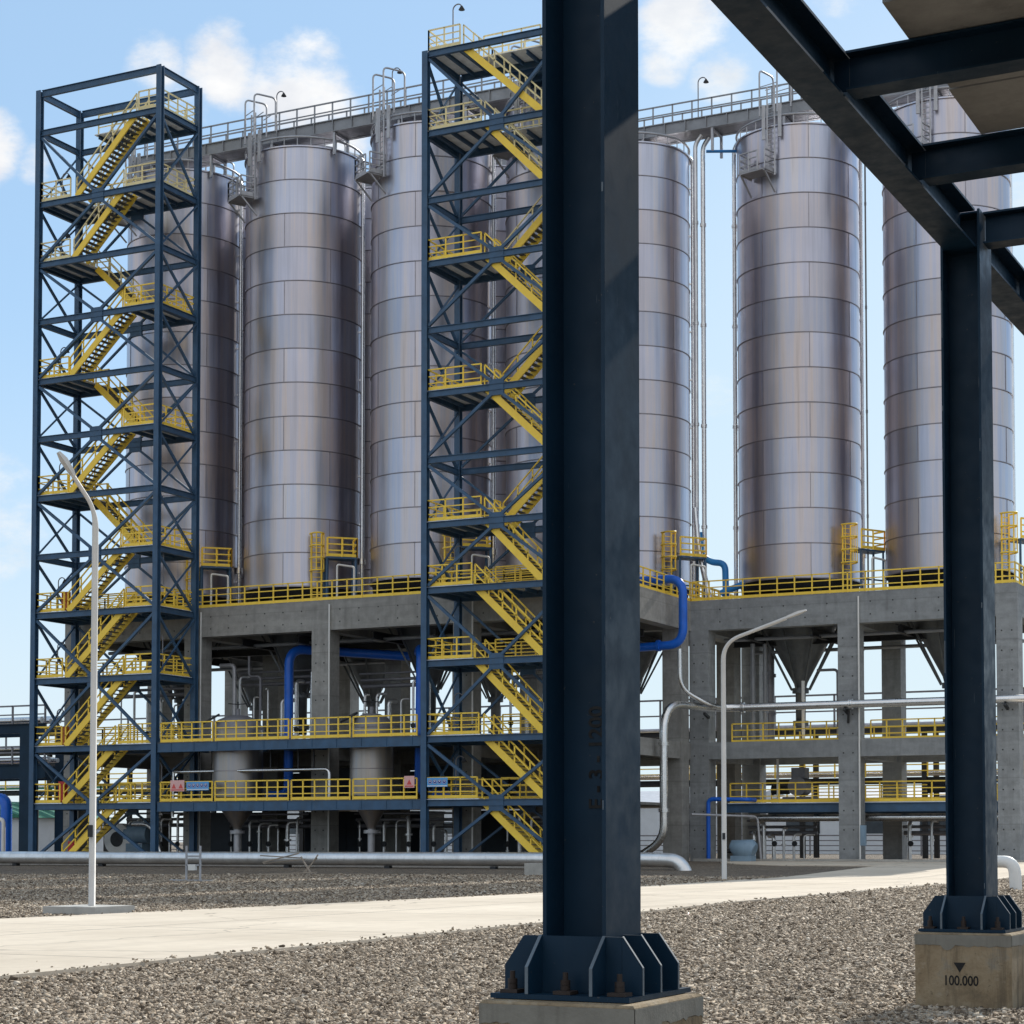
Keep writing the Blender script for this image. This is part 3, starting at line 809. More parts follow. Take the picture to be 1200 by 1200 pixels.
# gooseneck lamps
def goose_proto():
    o = thing('gooseneck_lamp', 'x', 'lamp', (0,0,0), 'gooseneck lamps on towers and walkways')
    mb = MB(); pts = [(0,0,0), (0,0,1.75)] + arc((0.22,0,1.75), 0.22, PI, 0.15*PI, (1,0,0), (0,0,1), 8)
    mb.tube(pts, 0.028, 6); mb.build('stem', M['galv_dark'], o)
    h = MB(); e = pts[-1]
    h.lathe([(0.03, e[2]+0.02), (0.06, e[2]-0.02), (0.14, e[2]-0.16), (0.13, e[2]-0.165), (0.0, e[2]-0.12)], (e[0], e[1]), 12)
    h.build('lamp_shade', M['dark'], o)
    return o
GP = goose_proto(); used = [False]
def goose(loc, rz, label, sc=1.15):
    o = GP if not used[0] else copy_tree(GP)
    used[0] = True
    o.location = loc; o.rotation_euler = (0, 0, rz); o.scale = (sc, sc, sc); o['label'] = label
    return o
names = {'B': 'second level from its top', 'C': 'third level from its top', 'E': 'fifth level from its top', 'G': 'seventh level from its top',
         'I': 'level of the concrete deck', 'J': 'level just below the concrete deck', 'K': 'second floor above ground'}
for n in names:
    goose((X1(0.16), TV+1.9, LV[n]+0.05), 0, 'gooseneck lamp at left side of left stair tower, ' + names[n])
goose((X1(8.55), TV+0.9, LV['J']+0.05), PI, 'pale gooseneck lamp at right side of left tower, below the concrete deck')
goose((X1(8.55), TV+0.9, LV['H']+0.05-2.2), PI, 'pale gooseneck lamp at right side of left tower, just above concrete deck')
goose((X1(8.55), TV+0.9, LV['L']+0.05), PI, 'pale gooseneck lamp at right side of left tower, lowest floor')
goose((X2(8.45-1.3), TV+0.6, LV['A']+0.05), 0, 'gooseneck lamp standing on the very top of the right stair tower', 1.25)
goose((X2(8.45-1.1), TV+1.4, LV['L']+0.05), 0, 'pale gooseneck lamp on right stair tower beside the blue safety sign')
goose((X2(8.45-1.0), TV+1.4, LV['I']+0.05), 0, 'gooseneck lamp on right stair tower at concrete deck level')
goose((X2(8.45-1.0), TV+1.4, LV['K']+0.05), 0, 'gooseneck lamp on right stair tower, second floor above ground')

# fire cabinets on the left landings
def cabinet(x, v, z, label, mats, h=1.0):
    o = thing('fire_cabinet', label, 'cabinet', (x, v, z), 'fire cabinets on the left tower landings')
    mb = MB(); mb.box(x-.22, x+.22, v-.15, v+.15, z+.05, z+h); mb.build('body', mats, o)
    d = MB(); d.box(x-.19, x+.19, v-.17, v-.152, z+.1, z+h-.05); d.box(x+.12, x+.15, v-.2, v-.172, z+.5, z+.62); d.build('door', mats, o)
cabinet(X1(1.95), TV+0.45, LV['I']+.05, 'orange brown cabinet on left tower landing at concrete deck level', M['orange'], 1.15)
cabinet(X1(1.95), TV+0.45, LV['K']+.05, 'orange cabinet on left tower landing two floors above ground', M['orange'], 1.1)
cabinet(X1(1.85), TV+0.45, LV['L']+.05, 'red cabinet on left tower landing one floor above ground', M['red'], 1.25)
cabinet(X1(1.9), TV+1.3, ground_z(91)+.05, 'red cabinet on the ground behind the left tower stair', M['red'], 1.2)

# ------------------------------------------------------------------ concrete frames
def column_ties(mb, x0, x1, y, z0, z1):
    for k in range(int((z1-z0)/1.05)):
        z = z0+0.5+k*1.05
        for f in (0.25, 0.72):
            mb.disc((x0+(x1-x0)*f, y-0.004, z), (0,1,0), 0.045, 0.01, 8, 1)
def concrete_frame(label, us, vs, mat, mid_front, rail_gap=None, extra_left=True):
    cw = 1.14
    f = thing('silo_substructure', label, 'concrete frame', ((us[0]+us[-1])/2, (vs[0]+vs[-1])/2, 0))
    zt = 15.1; zb = 13.45
    for u in us:
        for v in vs:
            mb = MB(); gz = ground_z(v)-0.2
            mb.box(u-cw/2, u+cw/2, v-cw/2, v+cw/2, gz, zt-0.004)
            if v == vs[0]: column_ties(mb, u-cw/2, u+cw/2, v-cw/2, 0.6, 14.2)
            mb.build('column', [mat, M['tie']], f)
    for v in vs:
        for u0, u1 in zip(us, us[1:]):
            mb = MB(); o = -cw/2+0.03 if v == vs[0] else -0.35
            mb.box(u0+cw/2, u1-cw/2, v+o, v+o+0.75, zb, zt-0.008)
            if v == vs[0]:
                for k in range(6):
                    for zz in (zb+0.45, zb+1.15):
                        mb.disc((u0+cw/2+0.7+k*1.25, v+o-0.004, zz), (0,1,0), 0.045, 0.01, 8, 1)
            mb.build('beam', [mat, M['tie']], f)
            if mid_front or v != vs[0]:
                mb = MB(); mb.box(u0+cw/2, u1-cw/2, v+o, v+o+0.7, 6.15, 7.1); mb.build('beam', mat, f)
    for u in us:
        for v0, v1 in zip(vs, vs[1:]):
            mb = MB(); o = cw/2-0.03-0.75 if u == us[-1] else (-cw/2+0.03 if u == us[0] else -0.375)
            mb.box(u+o, u+o+0.75, v0+cw/2, v1-cw/2, zb, zt-0.012); mb.build('beam', mat, f)
            mb = MB(); mb.box(u+o, u+o+0.7, v0+cw/2, v1-cw/2, 6.15, 7.1); mb.build('beam', mat, f)
    # deck slab as strips that leave the hopper openings
    mb = MB()
    x0, x1, y0, y1 = us[0]-cw/2+0.05, us[-1]+cw/2-0.05, vs[0]-cw/2+0.05, vs[-1]+cw/2-0.05
    mb.box(x0, x1, y0, y1, zt, zt+0.06)
    mb.build('deck_slab', mat, f)
    mb = MB()
    for v0, v1 in zip(vs, vs[1:]): mb.box(x0+0.6, x1-0.6, v0+0.6, v1-0.4, 6.95, 7.08)
    mb.build('floor_slab', mat, f)
    r = MB()
    rail(r, [(x0+0.1, y0+0.08, zt+0.06), (x1-0.1, y0+0.08, zt+0.06)], step=1.0); r.build('railing', M['yellow'], f)
    r = MB(); rail(r, [(x1-0.1, y0+0.1, zt+0.06), (x1-0.1, y1-0.1, zt+0.06)], step=1.0); r.build('railing', M['yellow'], f)
    r = MB(); rail(r, [(x0+0.1, y0+0.1, zt+0.06), (x0+0.1, y1-0.1, zt+0.06)], step=1.0); r.build('railing', M['yellow'], f)
    return f
UA = [-76.9, -68.05, -59.25, -50.15, -41.2]; VA = [94.8, 103.0, 111.6]
UB = [-40.2, -31.5, -22.85]; VB = [104.6, 113.2]
FA = concrete_frame('grey concrete silo frame of the left block between both stair towers', UA, VA, M['conc_a'], False)
FB = concrete_frame('cool grey concrete silo frame of the right block set further back', UB, VB, M['conc_b'], True)
# conveying floor of the right block: steel deck and railings between the columns
for a_, b_, v_ in ((-38.8, -32.3, 105.6), (-30.7, -23.6, 105.6), (-38.8, -23.4, 112.3)):
    r = MB(); rail(r, [(a_, v_, 7.1), (b_, v_, 7.1)], step=0.9); r.build('railing', M['yellow'], FB)
mb = MB()
for v in (105.2, 108.9, 112.4): mb.ibeam((-39, v, 3.4), (-23.3, v, 3.4), 0.25, 0.5, 0.04, 0.06)
for u in (-36.5, -34, -29, -26.5): mb.ibeam((u, 105.4, 3.42), (u, 112.2, 3.42), 0.2, 0.4, 0.03, 0.05)
sf = mb.build('steel_floor', M['tower'], FB)
mb = MB(); mb.box(-38.9, -23.3, 105.1, 112.5, 3.654, 3.70); mb.build('deck', M['underside'], sf)
for v_ in (105.3, 112.4):
    r = MB(); rail(r, [(-38.8, v_, 3.7), (-23.4, v_, 3.7)], step=0.95); r.build('railing', M['yellow'], sf)

# steel mezzanine between the towers
def mezz(z, label):
    m = thing('steel_mezzanine', label, 'mezzanine', (-58.8, 92.2, z), 'steel mezzanine floors between the towers')
    x0, x1 = -67.28, -50.34
    mb = MB(); mb.box(x0, x1, TV-0.08, TV+0.08, z-0.46, z-0.005)
    mb.box(x0, x1, TV-0.12, TV+0.12, z-0.50, z-0.462)
    k = x0+0.9
    while k < x1-0.3:
        mb.box(k, k+0.05, TV-0.11, TV-0.081, z-0.46, z-0.01); k += 1.55
    mb.build('front_beam', M['tower'], m)
    mb = MB()
    for k in range(9): mb.ibeam((x0+0.5+k*2.0, TV+0.15, z-0.2), (x0+0.5+k*2.0, 94.15, z-0.2), 0.18, 0.36, 0.03, 0.03)
    mb.build('joists', M['tower'], m)
    mb = MB()
    cs = [(-63.35, 1.55), (-54.6, 1.35)]
    xs = [x0] + [c+s*r for c, r in cs for s in (-1, 1)] + [x1]
    for a, b in ((xs[0], xs[1]), (xs[2], xs[3]), (xs[4], xs[5])): mb.box(a, b, TV-0.1, 94.15, z, z+0.045)
    for c, r in cs:
        mb.box(c-r, c+r, TV-0.1, 92.1-r, z, z+0.045); mb.box(c-r, c+r, 92.1+r, 94.15, z, z+0.045)
    mb.build('deck', M['grating'], m)
    segs = [(-67.1, -63.6), (-63.4, -58.6), (-58.4, -54.7), (-54.5, -50.6)]
    for a, b in segs:
        r = MB(); rail(r, [(a, TV+0.02, z+0.045), (b, TV+0.02, z+0.045)], step=0.72); r.build('railing', M['yellow'], m)
    return m
MK = mezz(LV['K'], 'upper steel mezzanine with yellow railing between the stair towers')
ML = mezz(LV['L'], 'lower steel mezzanine carrying the safety signs between the stair towers')

# safety signs
def sign_blue(x, z, n, label, v=TV-0.10):
    s = thing('safety_sign', label, 'sign', (x, v, z), 'safety signs on the lower railing')
    w_ = 0.28*n+0.1
    mb = MB(); mb.box(x, x+w_, v-0.012, v, z, z+0.48); mb.build('board', M['sign_blue'], s)
    ic = MB(); wd = MB()
    for k in range(n):
        cx = x+0.19+k*0.28
        ic.disc((cx, v-0.015, z+0.27), (0,1,0), 0.125, 0.004, 16)
        wd.disc((cx, v-0.022, z+0.295), (0,1,0), 0.035, 0.003, 10)
        wd.disc((cx, v-0.017, z+0.27), (0,1,0), 0.108, 0.003, 16)
        wd.disc((cx, v-0.0195, z+0.27), (0,1,0), 0.09, 0.002, 16, 1)
    wd.box(x+0.03, x+w_-0.03, v-0.015, v-0.0122, z+0.03, z+0.075)
    ic.build('pictograms', M['sign_deep'], s); wd.build('symbols', [M['sign_white'], M['sign_deep']], s)
def sign_red(x, z, w_, label, v=TV-0.10):
    s = thing('warning_sign', label, 'sign', (x, v, z), 'safety signs on the lower railing')
    mb = MB(); mb.box(x, x+w_, v-0.012, v, z, z+0.62); mb.build('board', M['sign_pink'], s)
    ic = MB(); n = max(1, round(w_/0.42))
    for k in range(n):
        cx = x+w_*(k+0.5)/n
        ic.prism([(cx-0.15, v-0.013, z+0.16), (cx+0.15, v-0.013, z+0.16), (cx, v-0.013, z+0.44)], (0,-0.004,0))
    ic.box(x+0.05, x+w_-0.05, v-0.016, v-0.0122, z+0.05, z+0.11); ic.build('warning_symbols', M['sign_red'], s)
sign_red(-66.35, 4.32, 0.95, 'faded pink warning sign on lower railing near the left tower')
sign_blue(-65.25, 4.36, 5, 'blue safety sign with round icons on railing in front of left vessel')
sign_red(-51.30, 4.34, 0.62, 'pink warning sign on lower railing just left of the right tower column')
sign_blue(-49.85, 4.36, 4, 'blue safety sign with round icons on the right stair tower railing', TV-0.24)

# ------------------------------------------------------------------ silos
def silo_proto(name, label, loc):
    s = thing(name, label, 'silo', loc, 'steel storage silos')
    R = 3.52; zb = 16.35; zt = 42.4
    NC = 13; hs = (zt-zb)/NC; NS = 80
    ox, oy = loc[0], loc[1]
    mb = MB(); rnd = random.Random(11)
    for c in range(NC):
        z0 = zb+c*hs; z1 = z0+hs
        off = (c % 2)*10 + 3
        npan = 4; seg = NS//npan
        choice = [rnd.choice((0, 0, 1, 1, 2, 3, 0)) for _ in range(npan)]
        whole = rnd.random() < 0.22; w_ = rnd.choice((2, 3))
        dr = 0.004*rnd.uniform(-1, 1)
        for p in range(npan):
            k0 = off+p*seg
            mb.lathe([(R+dr, z0), (R+dr, z1)], (ox, oy), seg, 2*PI*k0/NS, 2*PI*(k0+seg)/NS, w_ if whole else choice[p])
            a = 2*PI*k0/NS; d = Vector((math.cos(a), math.sin(a), 0))
            mb.bar(Vector((ox, oy, z0+0.04))+d*(R+0.01), Vector((ox, oy, z1-0.04))+d*(R+0.004), 0.04, 0.03, 4, up=(d.x, d.y, 0))
        if c: mb.lathe([(R, z0-0.035), (R+0.05, z0-0.02), (R+0.05, z0+0.02), (R, z0+0.035)], (ox, oy), NS, mat=4, smooth=False)
    mb.lathe([(R, zb), (R+0.06, zb-0.01), (R+0.06, zb+0.06), (R, zb+0.07)], (ox, oy), NS, mat=4, smooth=False)
    mb.lathe([(R, zt-0.10), (R+0.10, zt-0.08), (R+0.10, zt), (R-0.05, zt+0.02)], (ox, oy), NS, mat=1, smooth=False)
    mb.build('shell', SILO + [M['silo_seam']], s)
    mb = MB(); mb.lathe([(R+0.02, zt+0.01), (1.2, zt+0.62), (0.0, zt+0.75)], (ox, oy), 48); mb.build('roof', SILO[1], s)
    # ring on short posts round the roof edge
    mb = MB()
    ring = [(ox+(R+0.02)*math.cos(2*PI*k/60), oy+(R+0.02)*math.sin(2*PI*k/60), zt+0.52) for k in range(61)]
    mb.tube(ring, 0.07, 6, cap=False)
    for k in range(28):
        a = 2*PI*k/28; x, y = ox+(R+0.02)*math.cos(a), oy+(R+0.02)*math.sin(a)
        mb.bar((x, y, zt), (x, y, zt+0.52), 0.05)
    mb.build('top_ring', M['galv'], s)
    # dark skirt and feet
    mb = MB(); mb.lathe([(R-0.10, zb+0.02), (R-0.16, 15.75), (R-0.7, 15.74)], (ox, oy), 48); mb.lathe([(R-0.7, 15.74), (R-0.8, 15.16)], (ox, oy), 48)
    for k in range(16):
        a = 2*PI*k/16; x, y = ox+(R-0.25)*math.cos(a), oy+(R-0.25)*math.sin(a)
        mb.box(x-.13, x+.13, y-.13, y+.13, 15.16, 15.76)
    mb.build('skirt', M['black_rubber'], s)
    mb = MB(); mb.lathe([(2.75, 15.0), (1.9, 13.5), (0.30, 10.5), (0.28, 7.9), (0.0, 7.9)], (ox, oy), 32)
    for k in range(8):
        a = 2*PI*(k+0.5)/8; d = Vector((math.cos(a), math.sin(a), 0)); c0 = Vector((ox, oy, 0))
        mb.bar(c0+d*3.0+Vector((0,0,14.9)), c0+d*0.55+Vector((0,0,10.3)), 0.10)
    mb.tube([(ox, oy, 10.4), (ox, oy, 10.1)], 0.48, 16); mb.tube([(ox, oy, 8.5), (ox, oy, 8.2)], 0.45, 16)
    mb.build('hopper', M['cone_steel'], s)
    # conveying pipe up the right side
    a = RAD(13); d = Vector((math.cos(a), math.sin(a), 0)); c0 = Vector((ox, oy, 0)); q = c0+d*(R+0.20)
    mb = MB(); mb.tube(bend([q+Vector((0,0,15.2)), q+Vector((0,0,42.6)), q-d*1.2+Vector((0,0,43.0))], 0.5), 0.12, 10)
    for k in range(9):
        z = 17.5+k*2.9; mb.bar(q+Vector((0,0,z)), q-d*0.2+Vector((0,0,z)), 0.16, 0.08)
    mb.tube([q+Vector((0,0,18.0)), q+Vector((0,0,18.35))], 0.2, 10)
    mb.build('fill_pipe', M['alu'], s)
    # yellow access platform with ladder cage at the foot
    a = RAD(-46); d = Vector((math.cos(a), math.sin(a), 0)); e = Vector((-d.y, d.x, 0))   # e points to the viewer's right
    b0 = c0 + d*(R+0.15)
    ap = MB(); zp = 17.95
    def at(o, i, z): return b0 + e*o + d*i + Vector((0,0,z))
    ap.bar(at(0.45, 0.55, zp), at(2.25, 0.55, zp), 1.0, 0.10)
    apo = ap.build('access_platform', M['tower'], s)
    lg = MB()
    for o in (0.5, 2.2): lg.bar(at(o, 0.95, 15.16), at(o, 0.95, zp), 0.12); lg.bar(at(o, 0.15, 15.16), at(o, 0.15, zp), 0.12)
    lg.bar(at(0.5, 0.95, 16.3), at(2.2, 0.95, 16.3), 0.08)
    lg.build('platform_legs', M['tower'], apo)
    r = MB(); rail(r, [at(0.5, 1.02, zp+.05), at(2.25, 1.02, zp+.05), at(2.25, 0.1, zp+.05)], step=0.85, r=0.045); r.build('platform_railing', M['yellow'], apo)
    lc = MB()
    for o in (-0.30, 0.30): lc.bar(at(o, 0.35, 15.16), at(o, 0.35, 19.4), 0.09)
    for k in range(14): lc.bar(at(-0.30, 0.35, 15.4+k*0.29), at(0.30, 0.35, 15.4+k*0.29), 0.04)
    for k in range(4):
        z = 17.2+k*0.72
        lc.tube([at(0.40*math.cos(x), 0.35+0.75*math.sin(x), z) for x in [PI*j/8 for j in range(9)]], 0.05, 6)
    for j in range(1, 8, 2):
        x = PI*j/8; lc.bar(at(0.40*math.cos(x), 0.35+0.75*math.sin(x), 17.2), at(0.40*math.cos(x), 0.35+0.75*math.sin(x), 19.36), 0.05)
    lc.build('ladder_cage', M['yellow'], apo)
    wp = MB(); 
    wp.tube(bend([at(1.0, 1.35, 15.2), at(1.0, 1.35, 17.5), at(2.0, 1.35, 17.4), at(2.0, 1.35, 15.2)], 0.15), 0.06, 8); wp.build('drain_pipe', M['white'], apo)
    # grey inspection platform hung below the rim, ladder up to the roof walkway
    a = RAD(-120); d = Vector((math.cos(a), math.sin(a), 0)); e = Vector((-d.y, d.x, 0)); b0 = c0 + d*R
    ip = MB(); zp = 39.6
    ip.bar(at(-0.9, 0.6, zp), at(0.9, 0.6, zp), 1.1, 0.08)
    for o in (-0.8, 0.8): ip.bar(at(o, 1.1, zp-0.05), at(o, 0.03, zp-1.1), 0.08); ip.bar(at(o, 0.03, zp-0.06), at(o, 1.15, zp-0.06), 0.08, 0.12)
    ipo = ip.build('inspection_platform', M['galv'], s)
    r = MB(); rail(r, [at(-0.85, 0.1, zp+.04), at(-0.85, 1.12, zp+.04), at(0.35, 1.12, zp+.04)], step=0.6, mid=2); rail(r, [at(0.85, 0.1, zp+.04), at(0.85, 1.12, zp+.04)], step=0.9)
    r.build('platform_railing', M['galv'], ipo)
    ld = MB()
    for o in (0.45, 0.95): ld.bar(at(o, 0.25, zp-0.2), at(o, 0.25, 44.6), 0.08)
    for k in range(16): ld.bar(at(0.45, 0.25, zp+0.1+k*0.3), at(0.95, 0.25, zp+0.1+k*0.3), 0.035)
    ld.bar(at(0.2, 0.25, 41.6), at(0.2, 0.25, 43.6), 0.2, 0.1); ld.bar(at(1.2, 0.1, 41.6), at(1.2, 0.1, 43.5), 0.2, 0.1)
    for o in (0.1, 1.3):
        ld.tube(bend([at(o, 0.5, 42.9), at(o, 0.5, 45.6), at(o, -0.9, 45.6), at(o, -0.9, 43.6)], 0.3), 0.055, 6)
    for k in range(3): ld.bar(at(0.1, 0.5-0.6*k, 44.6), at(1.3, 0.5-0.6*k, 44.6), 0.04)
    ld.build('ladder', M['galv'], ipo)
    return s
SA = silo_proto('steel_silo', 'tall stainless silo directly behind the left stair tower', (-72.55, 99.4, 0))
def silo_copy(x, y, rz, label):
    o = copy_tree(SA); o.location = (x, y, 0); o.rotation_euler = (0, 0, rz); o['label'] = label
    return o
silo_copy(-63.75, 99.4, 0, 'stainless silo right of the left tower, first fully visible one')
silo_copy(-54.95, 99.4, 0, 'stainless silo just left of the right stair tower, partly behind it')
silo_copy(-46.15, 99.4, RAD(2), 'stainless silo hidden behind right stair tower and the front column')
silo_copy(-72.55, 107.6, RAD(3), 'back row silo hidden behind the silo at the left stair tower')
silo_copy(-63.75, 107.6, RAD(-4), 'back row silo seen in the gap right of the left tower silo')
silo_copy(-54.95, 107.6, RAD(7), 'back row silo seen through the narrow gap left of the right tower')
silo_copy(-45.85, 107.6, RAD(10), 'stainless silo emerging right of the big front gantry column')
silo_copy(-35.9, 109.2, RAD(15), 'stainless silo of the right block standing midway between the two near gantry columns')
silo_copy(-27.15, 109.2, RAD(18), 'stainless silo behind the second gantry column at far right')

# roof walkways across the silos
def walkway(x0, x1, v, label, z0=43.36):
    w_ = thing('roof_walkway', label, 'walkway', ((x0+x1)/2, v, z0), 'galvanised walkways across the silo roofs')
    hw = 0.75
    for s in (-1, 1):
        mb = MB(); mb.ibeam((x0, v+s*hw, z0+0.36), (x1, v+s*hw, z0+0.36), 0.26, 0.72, 0.05, 0.05)
        k = x0+0.6
        while k < x1: mb.box(k, k+0.05, v+s*hw-0.13, v+s*hw+0.13, z0+0.05, z0+0.67); k += 1.3
        mb.build('side_beam', M['galv_mid'], w_)
    mb = MB(); mb.box(x0, x1, v-hw+0.04, v+hw-0.04, z0+0.60, z0+0.66); mb.box(x0, x1, v-hw+0.04, v+hw-0.04, z0+0.02, z0+0.06); mb.build('deck', M['galv_dark'], w_)
    for s in (-1, 1):
        r = MB(); rail(r, [(x0, v+s*(hw+.05), z0+0.72), (x1, v+s*(hw+.05), z0+0.72)], h=1.05, step=1.25, mid=1, r=0.038, toe=False); r.build('railing', M['galv_mid'], w_)
    k = x0+1.8
    while k < x1:
        mb = MB()
        for s in (-1, 1): mb.bar((k, v+s*hw, 42.0), (k, v+s*hw, z0), 0.14)
        mb.bar((k, v-hw, z0-0.1), (k, v+hw, z0-0.1), 0.12)
        mb.build('support', M['galv'], w_); k += 4.4
walkway(-75.5, -42.0, 98.3, 'long grey walkway across the front silo roofs of the left block')
walkway(-46.5, -23.0, 107.6, 'grey walkway linking the two blocks above the right silos')
walkway(-75.0, -46.6, 108.4, 'grey walkway across the back row silo roofs of the left block')
for k, (x, v, lab) in enumerate(((-64.6, 97.6, 'gooseneck lamp on the silo walkway above the first fully visible silo'), (-56.6, 97.6, 'gooseneck lamp on the silo walkway left of the right tower'),
                    (-41.2, 106.9, 'gooseneck lamp on the walkway between the two blocks'), (-35.6, 106.9, 'gooseneck lamp on the walkway above the middle silo of right block'))):
    goose((x, v, 44.1), 0, lab, 1.2)

# ------------------------------------------------------------------ vessels on the mezzanine
def vessel(x, R, ztop, label):
    v = 92.1; gz = ground_z(v)
    o = thing('hopper_vessel', label, 'vessel', (x, v, gz), 'small hopper vessels on the mezzanine')
    mb = MB(); mb.lathe([(R, 4.0), (R, ztop-0.8)], (x, v), 40)
    for z in (5.45, 6.5): mb.lathe([(R+.002, z-.02), (R+.015, z), (R+.002, z+.02)], (x, v), 40, mat=1)
    mb.build('body', [M['vessel'], M['silo_seam']], o)
    mb = MB(); mb.lathe([(R+.03, ztop-0.85), (R+.03, ztop-0.78), (R*0.8, ztop-0.30), (R*0.4, ztop-0.05), (0, ztop)], (x, v), 32)
    mb.tube([(x, v, ztop-0.1), (x, v, ztop+0.35)], 0.12, 10); mb.build('dome', M['galv_dark'], o)
    mb = MB(); mb.lathe([(R, 4.0), (0.26, 2.35), (0.22, 2.2)], (x, v), 32); mb.build('cone', M['vessel'], o)
    mb = MB(); mb.disc((x, v, 2.05), (0,0,1), 0.42, 0.18, 16); mb.tube([(x, v, 2.2), (x, v, gz)], 0.2, 12); mb.build('outlet_pipe', M['galv'], o)
    mb = MB(); c = Vector((x-R*0.78, v-R*0.72, ztop-0.25)); mb.disc(c, (-0.35, -0.35, 0.85), 0.55, 0.10, 20); mb.build('manway_lid', M['dark'], o)
    mb = MB()
    for k in range(3):
        a = 2*PI*k/3; mb.tube([(x, v, ztop+0.6), (x+.6*math.cos(a), v+.6*math.sin(a), ztop+0.62)], 0.03, 6)
    mb.tube([(x, v, ztop+.3), (x, v, ztop+0.75)], 0.04, 6)
    mb.build('handwheel', M['dark'], o)
vessel(-63.35, 1.42, 8.65, 'wide stainless hopper vessel through the mezzanine, left of the pair')
vessel(-54.6, 1.18, 8.5, 'narrower stainless hopper vessel through the mezzanine, right of the pair')

# ------------------------------------------------------------------ pipes
def pipe(name, pts, r, mat, label, cat='pipe', rb=0.8, n=14, flanges=(), group=None, hangers=None):
    loc = Vector(pts[0]); o = thing(name, label, cat, loc, group)
    mb = MB(); mb.tube(bend(pts, rb), r, n)
    for p, d in flanges:
        d = Vector(d); p = Vector(p); mb.disc(p-d*0.05, d, r*1.32, 0.085, n); mb.disc(p+d*0.05, d, r*1.32, 0.085, n)
    if mat in (M['alu'], M['alu_dull']) and r > 0.15:
        path = bend(pts, rb); run = 0.0; nxt = 0.9
        for a, b_ in zip(path, path[1:]):
            ln = (b_-a).length
            while ln > 1e-6 and nxt < run+ln:
                q = a+(b_-a)*((nxt-run)/ln); mb.disc(q, b_-a, r*1.022, 0.035, n); nxt += 1.15
            run += ln
    mb.build('pipe_run', mat, o)
    if hangers:
        for a, b, w_ in hangers:
            h = MB(); h.bar(a, b, w_); h.build('bracket', M['dark'], o)
    return o
pipe('blue_pipe', [(-64.2, 96.4, 4.2), (-62.75, 96.4, 4.2), (-62.75, 96.4, 12.75), (-60.9, 99.6, 12.75), (-56.2, 99.9, 12.3), (-54.05, 96.6, 12.5), (-54.05, 96.4, 4.1), (-51.6, 96.4, 4.1)], 0.27, M['blue_pipe'],
     'thick blue pipe looping up and over behind the mezzanine vessels', rb=1.0, flanges=[((-62.75,96.4,7.6),(0,0,1)), ((-54.05,96.4,7.6),(0,0,1))])
pipe('blue_pipe', [(-45.5, 100.5, 16.0), (-39.75, 100.5, 16.0), (-39.75, 100.5, 12.35), (-46, 100.5, 12.2)], 0.24, M['blue_pipe'],
     'thick blue pipe bending down outside the right end of the left block', rb=0.9, flanges=[((-41.2,100.5,12.33),(1,0,0))])
pipe('blue_pipe', [(-41.4, 107.3, 19.6), (-41.3, 107.3, 18.3), (-40.7, 107.3, 17.8), (-39.8, 107.3, 17.7), (-39.75, 107.3, 15.4)], 0.19, M['cyan_pipe'],
     'pale blue pipe with two bends low down between the silo blocks', rb=0.6)
pipe('blue_pipe', [(-39.55, 103.75, 0.5), (-39.55, 103.75, 3.9), (-37.2, 103.75, 3.85), (-37.2, 104.9, 3.85)], 0.12, M['blue_pipe'], 'thin blue pipe elbow at the foot of the right block corner column', rb=0.3)
pipe('blue_pipe', [(-39.9, 106.9, 15.9), (-39.3, 106.9, 16.1), (-38.4, 106.9, 16.4)], 0.19, M['cyan_pipe'], 'short pale blue pipe stub on the right block deck', rb=0.5)
pipe('silver_pipe', [(-42.0, 98.6, 0.6), (-41.6, 98.6, 0.7), (-40.15, 98.6, 1.6), (-40.15, 98.6, 9.0), (-38.9, 103.55, 8.98), (-21.2, 103.55, 8.98), (-20.9, 118, 8.98)], 0.22, M['alu'], 'long silver pipe rising and running across the right block front',
     rb=1.6, n=16, flanges=[((-40.15,98.6,3.2),(0,0,1)), ((-40.15,98.6,6.8),(0,0,1)), ((-31.2,103.55,8.98),(1,0,0)), ((-37.4,103.55,8.98),(1,0,0))],
     hangers=[((-31.5,104.0,8.5),(-31.5,103.3,8.7),.14), ((-22.85,104.0,8.5),(-22.85,103.3,8.7),.14), ((-39.6,104.0,8.5),(-39.6,103.3,8.7),.14), ((-31.5,104.0,8.0),(-31.35,103.6,8.7),.12)])
pipe('silver_pipe', [(-39.95, 100.5, 12.1), (-39.95, 100.5, 9.9), (-38.6, 101.7, 8.98), (-38.3, 103.3, 8.98)], 0.13, M['alu'], 'thin white pipe dropping from blue bend into the long silver pipe', rb=0.8)
pipe('silver_pipe', [(-37.8, 105.9, 2.85), (-22.0, 105.9, 2.85), (-21.8, 114, 2.85)], 0.21, M['alu'], 'low silver pipe behind the right block columns', n=14)
pipe('silver_pipe', [(-84.6, 93.0, 0.75), (-83.2, 86.0, 0.62), (-35.2, 86.0, 0.66), (-34.2, 86.0, 0.6), (-33.7, 86.0, -0.5)], 0.34, M['alu_dull'], 'fat silver pipe lying along the ground in front of the towers', rb=0.9, n=20,
     hangers=[((x, 86.0, -0.05), (x, 86.0, 0.3), 0.3) for x in (-80, -74, -68, -62, -56, -50, -44, -39)])
pipe('silver_pipe', [(-67.0, 91.0, 2.9), (-66.95, 91.0, 5.45), (-66.9, 91.0, 5.45), (-57.2, 91.0, 5.45), (-56.6, 91.0, 5.45), (-56.6, 91.0, 3.75)], 0.09, M['alu'], 'thin silver pipe hung under the upper mezzanine', rb=0.3, n=10,
     hangers=[((x, 91.0, 5.45), (x, 91.0, 6.6), 0.07) for x in (-65.2, -62.6, -60.4, -58.6, -57.6)])
